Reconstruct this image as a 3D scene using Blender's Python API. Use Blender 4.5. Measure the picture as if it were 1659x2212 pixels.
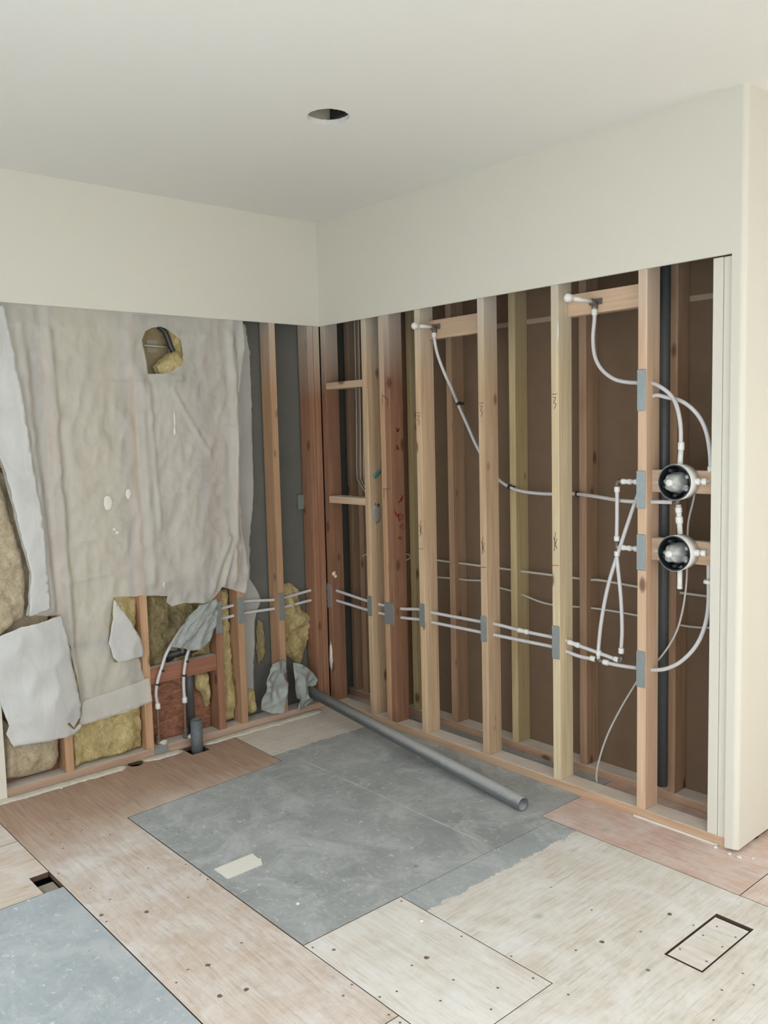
import bpy, bmesh, math, random
from mathutils import Vector, Matrix, noise
from mathutils.geometry import delaunay_2d_cdt
SC=bpy.context.scene; COL=SC.collection
for o in list(bpy.data.objects): bpy.data.objects.remove(o)
R=random.Random(7)
# ---------------------------------------------------------------- camera
F_=Vector((-0.74917337,0.65587572,-0.09255425)); R_=Vector((0.66019102,0.75071376,-0.02401404)); U_=Vector((-0.05373152,0.07909416,0.99541802))
cd=bpy.data.cameras.new('camera'); cam=bpy.data.objects.new('camera',cd); COL.objects.link(cam)
cam.matrix_world=Matrix(((R_.x,U_.x,-F_.x,3.7904),(R_.y,U_.y,-F_.y,-2.8844),(R_.z,U_.z,-F_.z,1.5335),(0,0,0,1)))
cd.sensor_fit='HORIZONTAL'; cd.sensor_width=36; cd.lens=1865.25/1659*36; cd.clip_start=.05
SC.camera=cam
# ---------------------------------------------------------------- light
SC.view_settings.view_transform='Standard'; SC.view_settings.look='None'; SC.view_settings.gamma=1; SC.view_settings.use_curve_mapping=False
SC.view_settings.exposure=0.08
W=bpy.data.worlds.new('sky'); SC.world=W; W.use_nodes=True
W.node_tree.nodes['Background'].inputs[0].default_value=(.75,.87,1,1); W.node_tree.nodes['Background'].inputs[1].default_value=.6
def area(name,loc,look,sx,sy,power,color):
    l=bpy.data.lights.new(name,'AREA'); l.shape='RECTANGLE'; l.size=sx; l.size_y=sy; l.energy=power; l.color=color
    o=bpy.data.objects.new(name,l); COL.objects.link(o); o.location=loc
    o.rotation_euler=(Vector(look)-Vector(loc)).to_track_quat('-Z','Y').to_euler()
    return o
area('daylight_window_east',(4.58,-2.2,1.2),(3.1,-2.2,-.1),2.2,1.8,40,(1,.985,.96))
area('daylight_door_south',(3.1,-3.98,1.1),(2.9,-2.4,-.3),2.4,2.0,50,(.95,.98,1))
area('daylight_window_west',(.03,-3.1,1.3),(1.4,-2.9,-.1),1.1,1.6,15,(.70,.84,1))
area('added_fill_hall',(4.58,.25,1.4),(2.4,.1,1.2),1.5,1.3,17,(1,.96,.88))  # added fill light with no known window, brightens the wall end
sl=bpy.data.lights.new('sun','SUN'); sl.energy=28; sl.angle=.01; sl.color=(1,.97,.93); so=bpy.data.objects.new('sun',sl); COL.objects.link(so)
so.rotation_euler=(Vector((-.10,.40,-1))).to_track_quat('-Z','Y').to_euler()
# ---------------------------------------------------------------- data (metres, world)
D={
'poly_main':[(-1.824,2.113),(-1.663,2.113),(-0.486,2.109),(-0.491,1.952),(-0.514,1.859),(-0.539,1.72),(-0.536,1.557),(-0.565,1.394),(-0.555,1.206),(-0.546,1.039),(-0.521,0.917),(-0.517,0.82),(-0.544,0.723),(-0.619,0.753),(-0.677,0.775),(-0.711,0.739),(-0.76,0.702),(-0.882,0.725),(-0.954,0.72),(-0.984,0.745),(-0.978,0.773),(-1.119,0.796),(-1.248,0.806),(-1.27,0.701),(-1.284,0.606),(-1.261,0.504),(-1.14,0.503),(-1.117,0.397),(-1.088,0.285),(-1.171,0.268),(-1.285,0.257),(-1.417,0.252),(-1.424,0.28),(-1.46,0.607),(-1.496,0.763),(-1.637,0.782),(-1.62,0.971),(-1.642,1.084),(-1.677,1.285),(-1.705,1.442),(-1.771,1.559),(-1.855,1.636)],
'vent_hole':[(-1.044,1.982),(-1.026,2.023),(-0.995,2.04),(-0.948,2.049),(-0.917,2.04),(-0.885,2.018),(-0.842,1.992),(-0.836,1.927),(-0.837,1.916),(-0.874,1.86),(-0.959,1.829),(-1.022,1.828),(-1.027,1.877)],
'flap_left':[(-1.871,0.719),(-1.762,0.719),(-1.704,0.746),(-1.51,0.771),(-1.494,0.698),(-1.474,0.616),(-1.453,0.444),(-1.438,0.303),(-1.479,0.256),(-1.502,0.291),(-1.51,0.287),(-1.479,0.249),(-1.44,0.271),(-1.437,0.249),(-1.459,0.234),(-1.487,0.224),(-1.619,0.233),(-1.736,0.233),(-1.76,0.294),(-1.749,0.327),(-1.777,0.474),(-1.882,0.556)],
'flap_tri':[(-1.263,0.806),(-1.218,0.739),(-1.18,0.678),(-1.143,0.608),(-1.122,0.551),(-1.129,0.508),(-1.155,0.509),(-1.185,0.512),(-1.221,0.506),(-1.257,0.511),(-1.278,0.537),(-1.294,0.605),(-1.274,0.694)],
'wrap_pipe':[(-0.728,0.729),(-0.721,0.657),(-0.74,0.601),(-0.763,0.546),(-0.804,0.506),(-0.836,0.489),(-0.874,0.491),(-0.916,0.51),(-0.948,0.523),(-0.982,0.529),(-0.953,0.574),(-0.911,0.613),(-0.904,0.651),(-0.858,0.674),(-0.813,0.706),(-0.773,0.719)],
'bay_poly':[(-0.465,2.12),(-0.427,2.099),(-0.403,1.959),(-0.406,1.627),(-0.408,1.387),(-0.422,1.146),(-0.445,0.953),(-0.458,0.779),(-0.431,0.743),(-0.405,0.69),(-0.386,0.65),(-0.414,0.609),(-0.434,0.558),(-0.443,0.41),(-0.457,0.288),(-0.463,0.164),(-0.536,0.187),(-0.531,0.426),(-0.523,0.67),(-0.535,0.818),(-0.548,1.036),(-0.542,1.393),(-0.531,1.628),(-0.501,1.862)],
'crumple_l':[(-0.415,0.331),(-0.385,0.341),(-0.332,0.341),(-0.316,0.292),(-0.314,0.209),(-0.329,0.136),(-0.344,0.062),(-0.418,0.062),(-0.472,0.093),(-0.456,0.189),(-0.453,0.264)],
'crumple_r':[(-0.266,0.313),(-0.205,0.288),(-0.145,0.229),(-0.112,0.183),(-0.123,0.154),(-0.165,0.131),(-0.145,0.079),(-0.184,0.036),(-0.216,0.028),(-0.264,0.055),(-0.238,0.093),(-0.274,0.121)],
'batt_tanleft':[(-1.813,1.408),(-1.705,1.384),(-1.678,1.274),(-1.642,1.083),(-1.62,0.96),(-1.635,0.776),(-1.747,0.714),(-1.858,0.708)],
'batt_lowleft':[(-1.741,0.328),(-1.654,0.224),(-1.52,0.189),(-1.535,0.107),(-1.562,0.068),(-1.663,0.075),(-1.748,0.104)],
'batt_b1':[(-1.437,0.232),(-1.272,0.247),(-1.114,0.254),(-1.119,0.073),(-1.259,0.065),(-1.437,0.058),(-1.454,0.128)],
'batt_b1_up':[(-1.234,0.804),(-1.105,0.785),(-1.118,0.537),(-1.248,0.562)],
'batt_b2':[(-1.048,0.785),(-0.709,0.722),(-0.708,0.411),(-0.797,0.417),(-1.06,0.411)],
'batt_b2low':[(-0.803,0.343),(-0.732,0.335),(-0.727,0.267),(-0.718,0.168),(-0.741,0.149),(-0.769,0.228),(-0.794,0.257)],
'batt_b3':[(-0.652,0.751),(-0.589,0.742),(-0.592,0.634),(-0.581,0.438),(-0.574,0.24),(-0.577,0.055),(-0.619,0.048),(-0.665,0.059)],
'batt_b4':[(-0.516,0.2),(-0.462,0.188),(-0.464,0.068),(-0.499,0.059),(-0.524,0.077)],
'batt_b4b':[(-0.409,0.549),(-0.374,0.531),(-0.379,0.342),(-0.411,0.298),(-0.421,0.401)],
'batt_b5':[(-0.268,0.715),(-0.195,0.72),(-0.134,0.678),(-0.126,0.561),(-0.064,0.525),(-0.067,0.447),(-0.097,0.347),(-0.139,0.251),(-0.212,0.304),(-0.271,0.354),(-0.282,0.535)],
'vent_batt':[(-0.968,1.872),(-0.931,1.895),(-0.898,1.924),(-0.868,1.941),(-0.84,1.92),(-0.821,1.906),(-0.822,1.884),(-0.861,1.845),(-0.903,1.826),(-0.942,1.821),(-0.957,1.847)],
'lp_hi':[(-0.045,-0.711,0.601),(-0.045,-0.686,0.621),(-0.045,-0.638,0.654),(-0.045,-0.581,0.658),(-0.045,-0.505,0.668),(-0.045,-0.332,0.65),(-0.045,-0.256,0.652),(-0.045,-0.053,0.671)],
'lp_lo':[(-0.045,-0.714,0.59),(-0.045,-0.641,0.607),(-0.045,-0.58,0.604),(-0.045,-0.508,0.607),(-0.045,-0.334,0.602),(-0.045,-0.259,0.601),(-0.045,-0.055,0.622)],
'riserA':[(-0.005,-1.043,0.241),(-0.0,-1.052,0.302),(0.012,-1.045,0.371),(0.012,-1.02,0.434),(0.01,-0.997,0.486),(0.0,-0.955,0.534),(-0.01,-0.889,0.601),(-0.02,-0.818,0.634),(-0.045,-0.712,0.644)],
'riserB':[(0.005,-0.905,0.242),(0.008,-0.908,0.318),(0.012,-0.904,0.387),(0.012,-0.888,0.454),(0.005,-0.864,0.495),(0.0,-0.834,0.535),(-0.02,-0.769,0.577),(-0.045,-0.709,0.594)],
'rp_hi':[(-0.177,0.045,0.642),(0.03,0.045,0.654),(0.316,0.045,0.632),(0.543,0.045,0.628),(0.692,0.045,0.644),(0.781,0.045,0.641),(1.098,0.045,0.644),(1.184,0.045,0.647),(1.36,0.045,0.64),(1.508,0.045,0.639),(1.576,0.045,0.639),(1.633,0.045,0.629),(1.771,0.045,0.61),(1.854,0.045,0.598)],
'rp_lo':[(-0.18,0.045,0.59),(0.002,0.045,0.6),(0.299,0.045,0.584),(0.542,0.045,0.582),(0.691,0.045,0.592),(0.78,0.045,0.592),(1.097,0.045,0.594),(1.183,0.045,0.595),(1.36,0.045,0.596),(1.508,0.045,0.597),(1.576,0.045,0.593),(1.657,0.045,0.581),(1.748,0.045,0.581),(1.836,0.045,0.578),(1.932,0.045,0.583)],
'rp_out':[(1.932,0.045,0.583),(2.007,0.045,0.59),(2.062,0.045,0.606),(2.12,0.045,0.643),(2.176,0.045,0.706),(2.212,0.045,0.781),(2.229,0.045,0.87),(2.229,0.045,0.99),(2.228,0.045,1.058)],
'riser_tee':[(1.755,0.045,0.586),(1.755,0.045,0.632),(1.771,0.045,0.759),(1.804,0.045,0.906),(1.857,0.045,1.06),(1.909,0.045,1.201),(1.921,0.045,1.301),(1.922,0.045,1.568),(1.932,0.045,1.603),(2.001,0.045,1.644),(2.055,0.045,1.636),(2.121,0.045,1.616),(2.176,0.045,1.572),(2.212,0.045,1.51),(2.229,0.045,1.427),(2.232,0.045,1.344)],
'riser_elb':[(1.854,0.045,0.598),(1.862,0.045,0.651),(1.866,0.045,0.727),(1.86,0.045,0.857),(1.845,0.045,0.985),(1.84,0.045,1.046),(1.842,0.045,1.17),(1.842,0.045,1.298)],
'tub_line_a':[(0.829,0.05,2.002),(0.826,0.055,1.972),(0.831,0.07,1.896),(0.845,0.1,1.808),(0.851,0.14,1.736),(0.835,0.2,1.661),(0.898,0.2,1.552),(0.962,0.2,1.444),(1.043,0.2,1.341),(1.086,0.2,1.3),(1.157,0.2,1.263),(1.239,0.2,1.245),(1.372,0.2,1.239),(1.527,0.2,1.245),(1.683,0.14,1.243),(1.812,0.08,1.24),(1.899,0.045,1.24),(1.993,0.04,1.243)],
'tub_line_b':[(1.734,0.05,2.006),(1.734,0.05,1.957),(1.727,0.05,1.885),(1.736,0.05,1.812),(1.768,0.05,1.758),(1.821,0.05,1.719),(1.874,0.05,1.703),(1.931,0.05,1.696),(1.996,0.04,1.691),(2.045,0.03,1.671),(2.083,0.03,1.64),(2.113,0.02,1.596),(2.127,0.02,1.529),(2.129,0.02,1.453),(2.13,0.02,1.38)],
'wire_low':[(1.7,0.12,0.026),(1.698,0.13,0.063),(1.716,0.14,0.147),(1.755,0.15,0.255),(1.811,0.15,0.368),(1.865,0.15,0.462),(1.918,0.15,0.546),(1.98,0.15,0.605),(2.04,0.15,0.69),(2.078,0.15,0.779),(2.102,0.15,0.909),(2.107,0.15,1.035),(2.109,0.15,1.159),(2.127,0.15,1.24),(2.14,0.15,1.301)],
'bw1':[(0.356,0.25,0.874),(0.623,0.25,0.862),(0.991,0.25,0.863),(1.496,0.25,0.865),(1.629,0.25,0.87),(1.8,0.25,0.864),(2.021,0.25,0.863),(2.176,0.25,0.864)],
'bw2':[(0.621,0.25,0.772),(0.754,0.25,0.779),(0.835,0.25,0.781),(0.99,0.25,0.792),(1.034,0.25,0.77),(1.136,0.25,0.76),(1.192,0.25,0.751),(1.328,0.25,0.728),(1.496,0.25,0.736),(1.606,0.25,0.743),(1.801,0.25,0.742),(2.022,0.25,0.731),(2.177,0.25,0.746)],
'niche_wires':[(0.065,0.2,2.078),(0.054,0.2,1.621),(0.045,0.2,1.311),(0.083,0.18,1.261),(0.176,0.15,1.204)],
}
D['batt_b1']=[(-1.462,.26),(-1.27,.275),(-1.116,.275),(-1.115,.05),(-1.26,.043),(-1.458,.043)]
D['batt_lowleft']=[(-1.757,.34),(-1.65,.25),(-1.508,.22),(-1.512,.10),(-1.545,.058),(-1.66,.050),(-1.755,.072)]
# ---------------------------------------------------------------- helpers
def tag(o,label=None,cat=None,group=None,kind=None):
    if label: o['label']=label
    if cat: o['category']=cat
    if group: o['group']=group
    if kind: o['kind']=kind
    return o
def obj(name,bm,m,parent=None,smooth=False):
    me=bpy.data.meshes.new(name); bm.normal_update(); bm.to_mesh(me); bm.free()
    if smooth:
        for p in me.polygons: p.use_smooth=True
    me.materials.append(m); o=bpy.data.objects.new(name,me); COL.objects.link(o)
    if parent: o.parent=parent
    return o
def empty(name,loc,label,cat,group=None):
    o=bpy.data.objects.new(name,None); o.empty_display_size=.05; COL.objects.link(o); o.location=loc
    return tag(o,label,cat,group)
def put(o,root):  # parent world-space mesh to a located empty
    o.parent=root; o.matrix_parent_inverse=Matrix.Translation(root.location).inverted(); return o
def bx(bm,x0,x1,y0,y1,z0,z1,bev=0):
    r=bmesh.ops.create_cube(bm,size=1); vs=r['verts']
    for v in vs: v.co=Vector((x0+(v.co.x+.5)*(x1-x0),y0+(v.co.y+.5)*(y1-y0),z0+(v.co.z+.5)*(z1-z0)))
    if bev:
        es=list({e for v in vs for e in v.link_edges}); bmesh.ops.bevel(bm,geom=es,offset=bev,segments=2,affect='EDGES',profile=.5)
    return bm
def box(name,b,m,parent=None,bev=0):
    o=obj(name,bx(bmesh.new(),*b,bev),m)
    if parent: put(o,parent)
    return o
def struct(name,b,m,bev=0): return tag(box(name,b,m,None,bev),kind='structure')
def smoothpath(pts,n=6):
    P=[Vector(p) for p in pts]
    if len(P)<3:
        return [P[0].lerp(P[1],i/3) for i in range(4)]
    out=[]
    Q=[P[0]*2-P[1]]+P+[P[-1]*2-P[-2]]
    for i in range(1,len(Q)-2):
        a,b,c,d=Q[i-1:i+3]
        for k in range(n):
            t=k/n
            out.append(.5*((2*b)+(c-a)*t+(2*a-5*b+4*c-d)*t*t+(3*b-a-3*c+d)*t**3))
    out.append(P[-1]); return out
def tube(bm,path,r,seg=12,inner=None,rf=None):
    P=[Vector(p) for p in path]; n=len(P); rings=[]
    T=[(P[min(i+1,n-1)]-P[max(i-1,0)]).normalized() for i in range(n)]
    up=Vector((0,0,1)) if abs(T[0].z)<.9 else Vector((1,0,0))
    N=(up-T[0]*up.dot(T[0])).normalized()
    for i in range(n):
        N=(N-T[i]*N.dot(T[i])).normalized(); B=T[i].cross(N)
        rr=rf(i) if rf else r
        rings.append([bm.verts.new(P[i]+(N*math.cos(a)+B*math.sin(a))*rr) for a in [2*math.pi*k/seg for k in range(seg)]])
    for i in range(n-1):
        for k in range(seg):
            bm.faces.new((rings[i][k],rings[i][(k+1)%seg],rings[i+1][(k+1)%seg],rings[i+1][k]))
    if inner is None:
        bm.faces.new(rings[0][::-1]); bm.faces.new(rings[-1])
    else:
        for e,(ring,p,t,s) in enumerate(((rings[0],P[0],T[0],1),(rings[-1],P[-1],T[-1],-1))):
            c=[bm.verts.new(p+(v.co-p)*(inner/r)) for v in ring]
            d=[bm.verts.new(v.co+t*s*.12) for v in c]
            for k in range(seg):
                j=(k+1)%seg
                bm.faces.new((ring[k],ring[j],c[j],c[k])); bm.faces.new((c[k],c[j],d[j],d[k]))
            bm.faces.new(d)
    bmesh.ops.recalc_face_normals(bm,faces=bm.faces)
    return bm
def pipe(name,path,r,m,parent=None,sm=True,seg=12,inner=None):
    p=smoothpath(path) if sm else [Vector(q) for q in path]
    o=obj(name,tube(bmesh.new(),p,r,seg,inner),m,None,True)
    if inner: 
        for f in o.data.polygons:
            f.use_smooth=len(f.vertices)==4
    if parent: put(o,parent)
    return o
def sleeve(name,c,d,L,r,m,parent,bead=True):
    d=Vector(d).normalized(); c=Vector(c); bm=bmesh.new()
    n=9; path=[c+d*L*(i/(n-1)-.5) for i in range(n)]
    rr=[r*.86,r,r,r*.86,r*.8,r*.86,r,r,r*.86] if bead else [r*.9]+[r]*(n-2)+[r*.9]
    tube(bm,path,r,14,rf=lambda i:rr[i]); o=obj(name,bm,m,None,True); return put(o,parent)
def inside(p,poly):
    x,y=p; c=False; n=len(poly)
    for i in range(n):
        x1,y1=poly[i]; x2,y2=poly[(i+1)%n]
        if (y1>y)!=(y2>y) and x<(x2-x1)*(y-y1)/(y2-y1)+x1: c=not c
    return c
def dist(p,poly):
    px,py=p; b=9
    n=len(poly)
    for i in range(n):
        x1,y1=poly[i]; x2,y2=poly[(i+1)%n]; dx,dy=x2-x1,y2-y1
        L=dx*dx+dy*dy; t=0 if L==0 else max(0,min(1,((px-x1)*dx+(py-y1)*dy)/L))
        b=min(b,math.hypot(px-x1-t*dx,py-y1-t*dy))
    return b
def ragged(poly,step,amp,seed,sel=None):
    out=[];n=len(poly)
    for i in range(n):
        a=Vector(poly[i]);b=Vector(poly[(i+1)%n]);L=(b-a).length;k=max(1,int(L/step))
        nrm=Vector((-(b-a).y,(b-a).x)).normalized() if L>0 else Vector((0,0))
        for j in range(k):
            p=a.lerp(b,j/k)
            if j>0 or True: p=p+nrm*amp*noise.noise(Vector((p.x*37+seed,p.y*37,seed)))
            out.append((p.x,p.y))
    return out
def fill(poly,holes=(),step=.015,seed=1):
    rr=random.Random(seed); V=[];E=[]
    for lp in [poly]+list(holes):
        s=len(V); V+=[Vector(p) for p in lp]; E+=[(s+i,s+(i+1)%len(lp)) for i in range(len(lp))]
    nb=len(V)
    ys=[p[0] for p in poly]; zs=[p[1] for p in poly]
    y=min(ys)
    while y<max(ys):
        z=min(zs)
        while z<max(zs):
            p=(y+rr.uniform(-.2,.2)*step,z+rr.uniform(-.2,.2)*step)
            if inside(p,poly) and not any(inside(p,h) for h in holes) and dist(p,poly)>step*.4 and all(dist(p,h)>step*.4 for h in holes): V.append(Vector(p))
            z+=step
        y+=step
    v,e,f,_,_,_=delaunay_2d_cdt(V,E,[],0,1e-6)
    F=[]
    for t in f:
        c=sum((v[i] for i in t),Vector((0,0)))/len(t)
        if inside(c,poly) and not any(inside(c,h) for h in holes): F.append(t)
    return v,F
def sheet(name,poly,xf,m,thick=.0006,holes=(),step=.014,seed=1):
    v,F=fill(poly,holes,step,seed); bm=bmesh.new()
    vs=[bm.verts.new((xf(p.x,p.y),p.x,p.y)) for p in v]
    for t in F: bm.faces.new([vs[i] for i in t])
    for q in [q for q in bm.verts if not q.link_faces]: bm.verts.remove(q)
    bmesh.ops.recalc_face_normals(bm,faces=bm.faces)
    o=obj(name,bm,m,None,True)
    s=o.modifiers.new('s','SOLIDIFY'); s.thickness=thick; s.offset=0
    return o
def puffy(name,poly,x0,bulge,m,seed=1,edge=.03,rough=.012,back=.05,step=.012):
    poly=ragged(poly,.02,.008,seed); v,F=fill(poly,(),step,seed); bm=bmesh.new(); n=len(poly)
    vs=[];bs=[]
    for i,p in enumerate(v):
        d=min(1,dist((p.x,p.y),poly)/edge); k=math.sqrt(max(0,1-(1-d)**2))
        w=Vector((p.x*14,p.y*9,seed)); h=noise.fractal(w,1,2.2,5)*rough*1.9-abs(noise.noise(Vector((p.x*11+seed,p.y*7,3))))*rough*2.2
        h+=(noise.noise(Vector((p.x*55,p.y*45,seed)))+.8*noise.noise(Vector((p.x*110,p.y*90,seed))))*rough*.45
        vs.append(bm.verts.new((x0+(bulge+h)*k-(1-k)*.012,p.x+noise.noise(w*3)*.004,p.y))); bs.append(bm.verts.new((x0-back,p.x,p.y)))
    for t in F:
        bm.faces.new([vs[i] for i in t]); bm.faces.new([bs[i] for i in reversed(t)])
    for e in [e for e in bm.edges if len(e.link_faces)==1 and e.verts[0] in set(vs) ]: pass
    bmesh.ops.recalc_face_normals(bm,faces=bm.faces)
    return obj(name,bm,m,None,True)
# ---------------------------------------------------------------- materials
def mat(name):
    m=bpy.data.materials.new(name); m.use_nodes=True; nt=m.node_tree; nt.nodes.clear()
    out=nt.nodes.new('ShaderNodeOutputMaterial'); b=nt.nodes.new('ShaderNodeBsdfPrincipled'); nt.links.new(b.outputs[0],out.inputs[0])
    return m,nt,b,out
class G:
    def __init__(s,nt): s.nt=nt
    def n(s,t,**k):
        x=s.nt.nodes.new(t)
        for a,b in k.items(): setattr(x,a,b)
        return x
    def l(s,a,b): s.nt.links.new(a,b)
    def val(s,sock,v):
        if hasattr(v,'links'): s.l(v,sock)
        else: sock.default_value=v
    def math(s,op,a,b=0,c=0,clamp=False):
        x=s.n('ShaderNodeMath',operation=op); x.use_clamp=clamp; s.val(x.inputs[0],a); s.val(x.inputs[1],b); s.val(x.inputs[2],c); return x.outputs[0]
    def mix(s,f,a,b,mode='MIX'):
        x=s.n('ShaderNodeMix',data_type='RGBA',blend_type=mode); s.val(x.inputs[0],f)
        for i,c in ((6,a),(7,b)):
            s.val(x.inputs[i],c if hasattr(c,'links') else (*c,1)[:4])
        return x.outputs[2]
    def pos(s):
        return s.n('ShaderNodeNewGeometry').outputs['Position']
    def scale(s,v,sc,off=(0,0,0)):
        x=s.n('ShaderNodeMapping'); s.l(v,x.inputs[0]); x.inputs['Scale'].default_value=sc; x.inputs['Location'].default_value=off; return x.outputs[0]
    def noise(s,v,sc,det=4,ro=.55,dist=0):
        x=s.n('ShaderNodeTexNoise'); s.l(v,x.inputs['Vector']); x.inputs['Scale'].default_value=sc; x.inputs['Detail'].default_value=det; x.inputs['Roughness'].default_value=ro; x.inputs['Distortion'].default_value=dist; return x.outputs['Fac']
    def vor(s,v,sc,feat='F1'):
        x=s.n('ShaderNodeTexVoronoi',feature=feat); s.l(v,x.inputs['Vector']); x.inputs['Scale'].default_value=sc; return x.outputs
    def ramp(s,f,lo,hi):
        x=s.n('ShaderNodeMapRange'); s.l(f,x.inputs[0]); x.inputs[1].default_value=lo; x.inputs[2].default_value=hi; return x.outputs[0]
    def sep(s,v):
        x=s.n('ShaderNodeSeparateXYZ'); s.l(v,x.inputs[0]); return x.outputs
    def bump(s,h,st,d,b):
        x=s.n('ShaderNodeBump'); s.l(h,x.inputs['Height']); x.inputs['Strength'].default_value=st; x.inputs['Distance'].default_value=d; s.l(x.outputs[0],b.inputs['Normal'])
def plain(name,c,r=.5,metal=0,bump=0,sc=40,var=.1):
    m,nt,b,o=mat(name); g=G(nt); p=g.pos(); n=g.noise(p,sc,4)
    col=g.mix(n,tuple(x*(1-var) for x in c),tuple(min(1,x*(1+var)) for x in c)); g.l(col,b.inputs['Base Color'])
    b.inputs['Roughness'].default_value=r; b.inputs['Metallic'].default_value=metal
    if bump: g.bump(n,bump,.003,b)
    return m
def wood(name,c1,c2,axis='Z',dust=0,knots=.10,knotc=(.10,.045,.02),dirt=.0):
    m,nt,b,o=mat(name); g=G(nt); p=g.pos(); i='XYZ'.index(axis)
    rnd=g.n('ShaderNodeObjectInfo').outputs['Random']
    off=g.n('ShaderNodeVectorMath',operation='ADD'); g.l(p,off.inputs[0]); cmb=g.n('ShaderNodeCombineXYZ')
    for k in range(3): g.l(g.math('MULTIPLY',rnd,17.3),cmb.inputs[k])
    g.l(cmb.outputs[0],off.inputs[1]); q=off.outputs[0]
    s=[26,26,26]; s[i]=1.3
    gr=g.noise(g.scale(q,tuple(s)),1.6,6,.6,.6)
    s2=[110,110,110]; s2[i]=3
    fi=g.noise(g.scale(q,tuple(s2)),1,3,.6)
    big=g.noise(q,1.4,2)
    col=g.mix(g.ramp(gr,.32,.68),c1,c2)
    col=g.mix(g.math('MULTIPLY',g.ramp(fi,.35,.7),.28),col,tuple(x*.55 for x in c1))
    col=g.mix(g.math('MULTIPLY',g.ramp(big,.4,.65),.25),col,tuple(x*.8 for x in c2))
    hs=g.n('ShaderNodeHueSaturation'); g.l(g.math('MULTIPLY_ADD',rnd,.24,.88),hs.inputs['Value']); g.l(col,hs.inputs['Color']); col=hs.outputs[0]
    s3=[9,9,9]; s3[i]=4.2
    v=g.vor(g.scale(q,tuple(s3)),1)
    kn=g.ramp(g.math('ADD',v['Distance'],g.math('MULTIPLY',gr,.06)),knots*1.5+.04,knots+.01)
    col=g.mix(g.math('MULTIPLY',kn,.8),col,knotc)
    if dust:
        z=g.sep(p)[2]
        d=g.ramp(g.math('ADD',z,g.math('MULTIPLY',big,.5)),1.98,2.45)
        col=g.mix(g.math('MULTIPLY',d,dust),col,(.56,.53,.46))
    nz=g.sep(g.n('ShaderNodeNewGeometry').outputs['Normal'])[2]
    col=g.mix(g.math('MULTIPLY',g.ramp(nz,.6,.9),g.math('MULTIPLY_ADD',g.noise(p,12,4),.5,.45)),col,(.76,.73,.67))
    sp=g.ramp(g.noise(p,23,5,.75),.66,.74)
    col=g.mix(g.math('MULTIPLY',sp,.45),col,(.62,.58,.52))
    g.l(col,b.inputs['Base Color']); b.inputs['Roughness'].default_value=.72; g.bump(gr,.25,.002,b)
    return m
M={}
M['fir']=wood('pale_fir',(.52,.35,.21),(.70,.52,.34),'Z',.85)
M['fir_pale']=wood('straw_fir',(.58,.46,.28),(.76,.64,.43),'Z',.8)
M['fir_red']=wood('red_fir',(.24,.115,.065),(.38,.195,.115),'Z',.9)
M['fir_mid']=wood('tan_fir',(.43,.245,.14),(.57,.36,.21),'Z',.85)
M['fir_peach']=wood('peach_fir',(.62,.40,.26),(.74,.54,.38),'Z',.5)
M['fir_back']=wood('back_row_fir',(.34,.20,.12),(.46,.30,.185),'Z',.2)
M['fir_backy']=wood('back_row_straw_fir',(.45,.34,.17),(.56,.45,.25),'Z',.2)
M['fir_x']=wood('fir_lengthwise',(.58,.36,.22),(.72,.52,.36),'X')
M['fir_y']=wood('fir_side_plate',(.46,.28,.19),(.60,.44,.34),'Y')
M['block_red']=wood('red_block',(.27,.11,.065),(.39,.18,.11),'Y')
M['block_x']=wood('pale_block',(.55,.38,.25),(.68,.50,.36),'X',0)
def drywall(name,c,bs=.25):
    m,nt,b,o=mat(name); g=G(nt); p=g.pos(); n=g.noise(p,190,3,.5); n2=g.noise(p,1.3,3)
    g.l(g.mix(n2,tuple(x*.97 for x in c),c),b.inputs['Base Color']); b.inputs['Roughness'].default_value=.85; g.bump(n,bs,.002,b); return m
M['wall']=drywall('cream_wall_paint',(.70,.68,.60))
M['ceil']=drywall('ceiling_paint',(.78,.775,.73))
M['white']=drywall('primed_white_lumber',(.70,.68,.60),.1)
M['kraft']=plain('brown_board_paper',(.17,.112,.07),.9,0,.1,14,.12)
M['greyback']=plain('grey_board_paper',(.125,.125,.112),.9,0,0,9,.12)
def osb():
    m,nt,b,o=mat('reddish_sheathing'); g=G(nt); p=g.pos(); n=g.noise(g.scale(p,(1,1,3)),16,6,.65,1.2)
    g.l(g.mix(g.ramp(n,.3,.7),(.15,.055,.03),(.42,.20,.12)),b.inputs['Base Color']); b.inputs['Roughness'].default_value=.9; g.bump(n,.4,.006,b); return m
M['osb']=osb()
M['tanboard']=plain('tan_board_paper',(.25,.20,.11),.9,0,.1,20,.35)
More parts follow.
